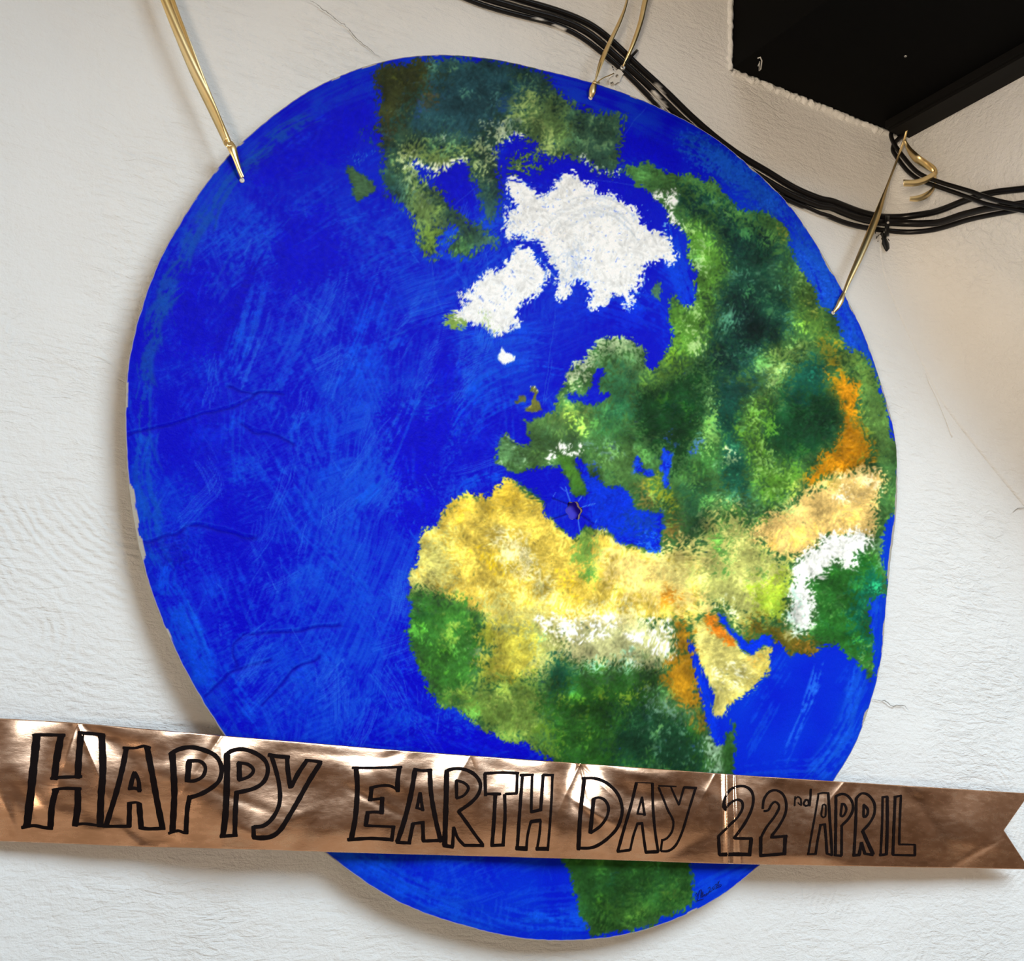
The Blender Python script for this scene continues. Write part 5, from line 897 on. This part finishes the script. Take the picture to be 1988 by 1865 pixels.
 ('L', K(1540, 1480, 4.4375, [([(880, 295), (870, 540), (860, 793)], 20), ([(872, 295), (933, 285)], 16), ([(930, 285), (920, 500), (915, 698)], 16), ([(912, 705), (1053, 708)], 14), ([(1050, 710), (1050, 798)], 18), ([(857, 795), (1050, 800)], 16)]))]
for i, (ch, st) in enumerate(LET):
    v, f = stroke_mesh([(p, w*(1.15 if i > 12 else 1.0)) for p, w in st], lambda x, y: float(foil_y(x, y))-.0006, 20+i)
    mesh_obj('letter' if ch not in '2' else 'numeral', v, f, M_INK, banner, label='outlined %s in black marker' % ch)

# ---------------------------------------------------------------- cables along the wall
def cable_mat():
    m = material('black_cable_sheath', (0.008, 0.007, 0.007), .30, 0, .22); t = NT(m)
    a = t.new('ShaderNodeVertexColor'); a.layer_name = 'paint'; mx = t.new('ShaderNodeMix', data_type='RGBA'); t.to(a.outputs[0], mx.inputs[0]); mx.inputs[6].default_value = (0.008, 0.007, 0.007, 1); mx.inputs[7].default_value = (.68, .67, .65, 1)
    t.to(mx.outputs[2], t.b.inputs['Base Color']); t.to(t.math('ADD', t.math('MULTIPLY', a.outputs[0], .4), .28), t.b.inputs['Roughness']); return m
M_CABLE = cable_mat(); M_CLIP = material('black_plastic', (0.008, 0.008, 0.008), .4, 0, .2)
def spline(pts, n=12):
    q = [pts[0]]+list(pts)+[pts[-1]]; o = []
    for i in range(1, len(q)-2):
        p = [np.asarray(a, float) for a in q[i-1:i+3]]
        for k in range(n): t = k/n; o.append(.5*(2*p[1]+(p[2]-p[0])*t+(2*p[0]-5*p[1]+4*p[2]-p[3])*t*t+(3*p[1]-p[0]-3*p[2]+p[3])*t**3))
    o.append(np.asarray(pts[-1], float)); return o
def splash(p, areas, seed):
    rr = np.random.RandomState(seed); out = []
    for q in p:
        x, y = proj(q); v = 0.0
        for ax, ay, bx, by, w in areas:
            L = (bx-ax)**2+(by-ay)**2+1e-9; t = min(1, max(0, ((x-ax)*(bx-ax)+(y-ay)*(by-ay))/L)); d = math.hypot(x-ax-t*(bx-ax), y-ay-t*(by-ay))
            v = max(v, min(1, max(0, (w-d)/1.6+.8*math.sin(x*.9+seed)*math.sin(y*.7+1))))
        out.append((v, v, v, 1))
    return out
def cable(path, off, wpx, label, grp, areas=(), depth=0.0, seed=1, surf=False, name='cable', n=10):
    """path and offset in photograph pixels; the cable lies against the plaster"""
    sp = spline(path, 10); P_ = []; mm = 0.00078
    for i, p in enumerate(sp):
        a, b = sp[max(i-1, 0)], sp[min(i+1, len(sp)-1)]; d = np.hypot(*(b-a)); nn = np.array((-(b[1]-a[1])/d, (b[0]-a[0])/d)); q = p-nn*off*np.interp(p[0], (1420, 1560, 1700), (1, .96, .95))
        q = q+nn*1.2*math.sin(i*.23+seed)
        P_.append(on_haunch(q[0], q[1], wpx*mm*.55+depth) if q[0] > 1600 else at(q[0], q[1], -wpx*mm*.52-depth))
    P_ = [np.asarray(p) for p in P_]
    for _ in range(2): P_ = [P_[0]]+[(P_[i-1]+2*P_[i]+P_[i+1])/4 for i in range(1, len(P_)-1)]+[P_[-1]]
    o = tube(name, P_, wpx*mm*.5, M_CABLE, None, n, None, [float((q-CAM)@FWD/FOC/mm) for q in P_], label=label, cat='cable', group=grp)
    vs_ = [v.co for v in o.data.vertices]; c = splash([np.array(v) for v in vs_], areas, seed)
    a = o.data.color_attributes.new('paint', 'FLOAT_COLOR', 'POINT'); a.data.foreach_set('color', np.asarray(c, np.float32).ravel()); return o
MAIN = [(150, -190), (400, -130), (640, -90), (840, -40), (935, -6), (1010, 14), (1080, 34), (1140, 62), (1190, 100), (1240, 148), (1290, 196), (1345, 246), (1420, 308), (1490, 350), (1545, 380), (1600, 404), (1655, 424), (1712, 436), (1760, 438), (1820, 430), (1880, 413), (1940, 398), (2000, 388), (2080, 376), (2200, 352)]
spl = [(1262, 170, 1290, 205, 7), (1050, 28, 1058, 33, 3), (1078, 50, 1094, 58, 3.5), (970, 8, 976, 10, 4), (1040, 34, 1056, 40, 3), (1004, 16, 1006, 18, 2.5), (1280, 172, 1290, 188, 5)]
G1 = None
cable(MAIN[:19]+[(1820, 424), (1880, 402), (1940, 386), (2000, 376), (2080, 364), (2200, 340)], 14, 13, 'thick black cable, uppermost of the bundle running behind the globe', G1, [(1274, 165, 1289, 186, 4)], 0, 1)
cable(MAIN, -1, 13, 'thick black cable in the middle of the bundle behind the globe', G1, [(1268, 180, 1288, 204, 5)], .004, 2)
cable(MAIN, -14.5, 10, 'paint-splashed black cable, lowest of the bundle behind the globe', G1, spl+[(1560, 408, 1600, 423, 3), (1846, 405, 1878, 400, 3)], 0, 3)
DROP = [(1738, 205), (1740, 245), (1749, 282), (1768, 314), (1800, 344), (1846, 362), (1900, 376), (1960, 388), (2060, 400), (2200, 408)]
cable(DROP, 5.5, 8.5, 'slim black cable dropping from the soffit, inner of the pair', None, (), .021, 4)
cable(DROP, -5.5, 8.5, 'slim black cable dropping from the soffit, outer of the pair', None, (), .021, 5)
# cable clips and ties
def band(path_xy, ang_deg, half, w, label, depth=.017, tail=None):
    """a plastic strap round the bundle: arches out from the wall across the cables"""
    root = thing('cable_clip', tuple(at(path_xy[0], path_xy[1], -.002)), label, 'cable clip')
    a = math.radians(ang_deg); ax = np.array((math.cos(a), math.sin(a))); vv, ff = [], []; n = 14
    for i in range(n+1):
        t = math.pi*i/n; o = -math.cos(t)*half; y = -.001-depth*math.sin(t)**.5
        for s in (-1, 1):
            p = np.array(path_xy)+ax*o+np.array((-ax[1], ax[0]))*s*w/2
            vv.append(at(p[0], p[1], y)); vv.append(at(p[0], p[1], y+.0016))
    for i in range(n): b = 4*i; ff += [(b, b+4, b+6, b+2), (b+1, b+3, b+7, b+5), (b, b+1, b+5, b+4), (b+2, b+6, b+7, b+3)]
    mesh_obj('strap', vv, ff, M_CLIP, root, True); return root
c1 = band((1224, 112), -48, 21, 5, 'black strap clip holding the cables above the globe')
c2 = band((1722, 438), -88, 21, 9, 'black strap clip on the cables beside the right-hand ribbon', .019)
# ragged black fixing with a nail below the second clip
vv, ff = [], []; rr = random.Random(8); ctr = [(1716, 452), (1717, 462), (1719, 472), (1722, 481), (1721, 487)]; wd = [6, 4, 6, 5, 1.5]
for i, (p, w) in enumerate(zip(ctr, wd)):
    for k in range(8):
        t = 2*math.pi*k/8; vv.append(at(p[0]+w*math.cos(t)*(1+.3*rr.random()), p[1]+1.5*rr.random(), -.004-.004*math.sin(t)))
for i in range(len(ctr)-1):
    for k in range(8): ff.append((i*8+k, i*8+(k+1) % 8, i*8+8+(k+1) % 8, i*8+8+k))
mesh_obj('nail_plug', vv, ff, M_CLIP, c2, True); screw('nail_head', at(1718, 450, -.011), (-.3, -1, -.1), .0024, M_STEEL, c2); screw('nail_head', at(1724, 432, -.0215), (-.3, -1, -.1), .0024, M_STEEL, c2)
M_SMUDGE = material('black_smudge', (0.06, 0.055, 0.05), .8)
for k in range(16):
    x = 1700+rr.random()*24; y = 446+rr.random()*22; flat_line('paint_smudge', [(x, y), (x+rr.uniform(-4, 4), y+rr.uniform(1, 7))], 2.2, -.0036, M_SMUDGE, wall_back, 1.5, 50+k)
for k in range(14):
    x = 1188+rr.random()*20; y = 112+rr.random()*22; flat_line('paint_smudge', [(x, y), (x+rr.uniform(-3, 3), y+rr.uniform(1, 5))], 1.8, -.0036, M_SMUDGE, wall_back, 1.5, 80+k)

# ---------------------------------------------------------------- crown-shaped hanger by the cables
M_PLAST = material('milky_plastic', (.70, .68, .63), .35, 0, .5)
hang = thing('picture_hanger', tuple(at(1197, 150, -.003)), 'small white crown-shaped hanger nailed beside the cables', 'hanger')
oc = [(1206, 137), (1201, 134), (1196, 139), (1190, 144), (1191, 149), (1185, 151), (1181, 157), (1184, 161), (1190, 158), (1193, 164), (1198, 160), (1203, 160), (1204, 154), (1208, 147), (1211, 143)]
n = len(oc); vv = [at(x, y, -.0065) for x, y in oc]+[at(x, y, -.001) for x, y in oc]
ic = [(1198+2.6*math.cos(2*math.pi*k/n+2.2), 147+3.0*math.sin(2*math.pi*k/n+2.2)) for k in range(n)]
# align inner ring with the outline
ang_o = [math.atan2(y-148, x-1197) for x, y in oc]; ic = [(1198+2.8*math.cos(a), 147.5+3.2*math.sin(a)) for a in ang_o]
vv += [at(x, y, -.0065) for x, y in ic]+[at(x, y, -.001) for x, y in ic]
ff = []
for i in range(n):
    j = (i+1) % n; ff += [(i, j, n+j, n+i), (i, 2*n+i, 2*n+j, j), (2*n+i, 3*n+i, 3*n+j, 2*n+j), (n+i, n+j, 3*n+j, 3*n+i)]
mesh_obj('crown_plate', vv, ff, M_PLAST, hang); screw('nail_head', at(1209, 131, -.0085), (-.2, -1, -.15), .0044, M_STEEL, hang)
tube('nail', [at(1209, 131, -.008), at(1209, 132, .004)], .0012, M_STEEL, hang, 6)

# ---------------------------------------------------------------- gold ribbons
def gold():
    m = material('gold_ribbon_foil', (.80, .56, .22), .34, 1.0); t = NT(m); c = t.coord(); n = t.noise(c, 14, 2); t.to(t.ramp(n, [(.3, (.80, .56, .22)), (.7, (.94, .76, .42))]), t.b.inputs['Base Color']); return m
M_GOLD = gold()
def strip(name, pts, parent, th=.0004):
    """ribbon through (px, py, depth, width px, twist degrees)"""
    sp = spline(pts, 8); vv, ff = [], []
    for i, p in enumerate(sp):
        a, b = sp[max(i-1, 0)], sp[min(i+1, len(sp)-1)]
        A, B = at(a[0], a[1], a[2]), at(b[0], b[1], b[2]); t = B-A; t /= np.linalg.norm(t)+1e-12; q = at(p[0], p[1], p[2])
        fc = CAM-q; fc /= np.linalg.norm(fc); s = np.cross(t, fc); s /= np.linalg.norm(s)+1e-12; nn = np.cross(s, t); c, d = math.cos(math.radians(p[4])), math.sin(math.radians(p[4])); s, nn = s*c+nn*d, nn*c-s*d
        w = p[3]*.00078*.58
        for k, (u_, o_) in enumerate(((-1, 0), (0, .05), (1, 0))): vv.append(q+s*w*u_+nn*(o_*w+th/2))
        for k, (u_, o_) in enumerate(((1, 0), (0, .05), (-1, 0))): vv.append(q+s*w*u_+nn*(o_*w-th/2))
    n = 6
    for i in range(len(sp)-1):
        for k in range(n): ff.append((i*n+k, i*n+(k+1) % n, (i+1)*n+(k+1) % n, (i+1)*n+k))
    ff += [tuple(range(n))[::-1], tuple((len(sp)-1)*n+k for k in range(n))]
    return mesh_obj(name, vv, ff, M_GOLD, parent, True)
FY = BOARD_Y-.004
r1 = thing('hanging_ribbon', tuple(at(470, 350, FY)), 'long doubled gold ribbon tied at the globe edge above the plain blue ocean', 'ribbon')
strip('strand', [(90, -560, -.022, 13, 25), (200, -300, -.026, 13, 25), (300, -60, -.030, 13, 25), (318, -8, -.030, 13, 20), (345, 62, -.032, 12, 5), (378, 140, -.034, 13, -10), (412, 212, -.036, 13, -25), (438, 275, -.038, 9, -45)], r1)
strip('strand', [(100, -560, -.018, 12, -20), (212, -300, -.022, 12, -30), (316, -60, -.026, 12, -40), (330, -8, -.026, 12, -42), (352, 50, -.029, 9, -35), (380, 118, -.033, 6, -10), (416, 205, -.036, 5, 20), (447, 280, -.039, 7, 30)], r1)
strip('knot', [(435, 274, -.038, 4, 0), (441, 281, -.042, 7, 40), (448, 281, -.042, 6, 70)], r1)
strip('tail', [(445, 276, -.040, 8, 0), (450, 287, -.043, 12, 15), (457, 305, -.043, 9, 25), (464, 328, -.0415, 6, 10), (470, 345, -.0395, 6, -10)], r1)
def eyelet(px, py, parent, mat): screw('eyelet', at(px, py, BOARD_Y-.0012), (0, -1, 0), .0032, mat, parent)
eyelet(470, 350, r1, M_PLAST)
r2 = thing('hanging_ribbon', tuple(at(1147, 188, FY)), 'short gold ribbon crossing the cables to the top of the globe', 'ribbon')
strip('strand', [(1290, -560, -.022, 5, 10), (1258, -300, -.026, 5, 20), (1226, -60, -.030, 5, 30), (1217, 2, -.031, 4, 20), (1204, 40, -.033, 6, 0), (1186, 78, -.035, 7, -10), (1168, 118, -.037, 8, -20), (1156, 156, -.039, 3, -30)], r2)
strip('strand', [(1167, 121, -.038, 4, 40), (1162, 136, -.040, 4, 50), (1156, 157, -.040, 2, 40)], r2)
strip('tail', [(1156, 157, -.040, 4, 0), (1153, 166, -.042, 9, 10), (1150, 177, -.042, 11, 5), (1147, 188, -.0395, 7, 0)], r2)
strip('knot', [(1151, 158, -.041, 4, 20), (1157, 160, -.043, 5, 60), (1164, 160, -.040, 3, 20)], r2)
strip('thin_end', [(1160, 159, -.040, 2, 30), (1172, 151, -.030, 2, 40), (1184, 146, -.018, 2, 30), (1192, 142, -.010, 1.6, 30)], r2); eyelet(1146.5, 190, r2, M_PLAST)
r3 = thing('hanging_ribbon', tuple(at(1209, 131, -.012)), 'gold ribbon tied to the nail of the white hanger', 'ribbon')
strip('strand', [(1300, -560, -.02, 9, 0), (1290, -300, -.024, 10, 0), (1268, -70, -.026, 10, 0), (1252, 4, -.026, 9, 0), (1243, 45, -.024, 8, 5), (1228, 88, -.021, 7, 10), (1210, 128, -.014, 3, 20)], r3)
r4 = thing('hanging_ribbon', tuple(at(1619, 604, FY)), 'gold ribbon with curled tails tied between soffit cable and globe edge', 'ribbon')
yq = float(on_haunch(1790, 330, .02)[1])-.01
strip('strand', [(1762, 243, -.05, 4, 0), (1755, 272, -.04, 5, 10), (1741, 312, -.028, 5, 40), (1722, 362, -.032, 5, 30), (1700, 425, -.036, 13, 10), (1672, 492, -.039, 12, 0), (1648, 545, -.040, 8, 0), (1637, 572, -.041, 5, -10)], r4)
strip('tail', [(1638, 568, -.041, 5, 0), (1633, 582, -.043, 10, 10), (1626, 596, -.042, 8, 5), (1619, 605, -.0395, 5, 0)], r4); eyelet(1617.5, 607, r4, M_PLAST)
strip('curled_end', [(1756, 272, -.05, 5, 0), (1764, 288, (yq-.05)/2, 9, -10), (1776, 304, yq-.022, 15, -20), (1796, 318, yq-.030, 14, -15), (1811, 328, yq-.034, 12, 10), (1815, 336, yq-.036, 10, 40), (1808, 342, yq-.040, 11, 25), (1794, 350, yq-.043, 12, 10), (1776, 355, yq-.044, 12, 0), (1754, 355, yq-.043, 12, -10)], r4)
strip('curled_end', [(1815, 336, yq-.034, 8, 60), (1816, 350, yq-.032, 7, 60), (1812, 366, yq-.033, 8, 50), (1800, 378, yq-.036, 11, 20), (1783, 385, yq-.039, 11, 0), (1766, 386, yq-.040, 8, 0)], r4)
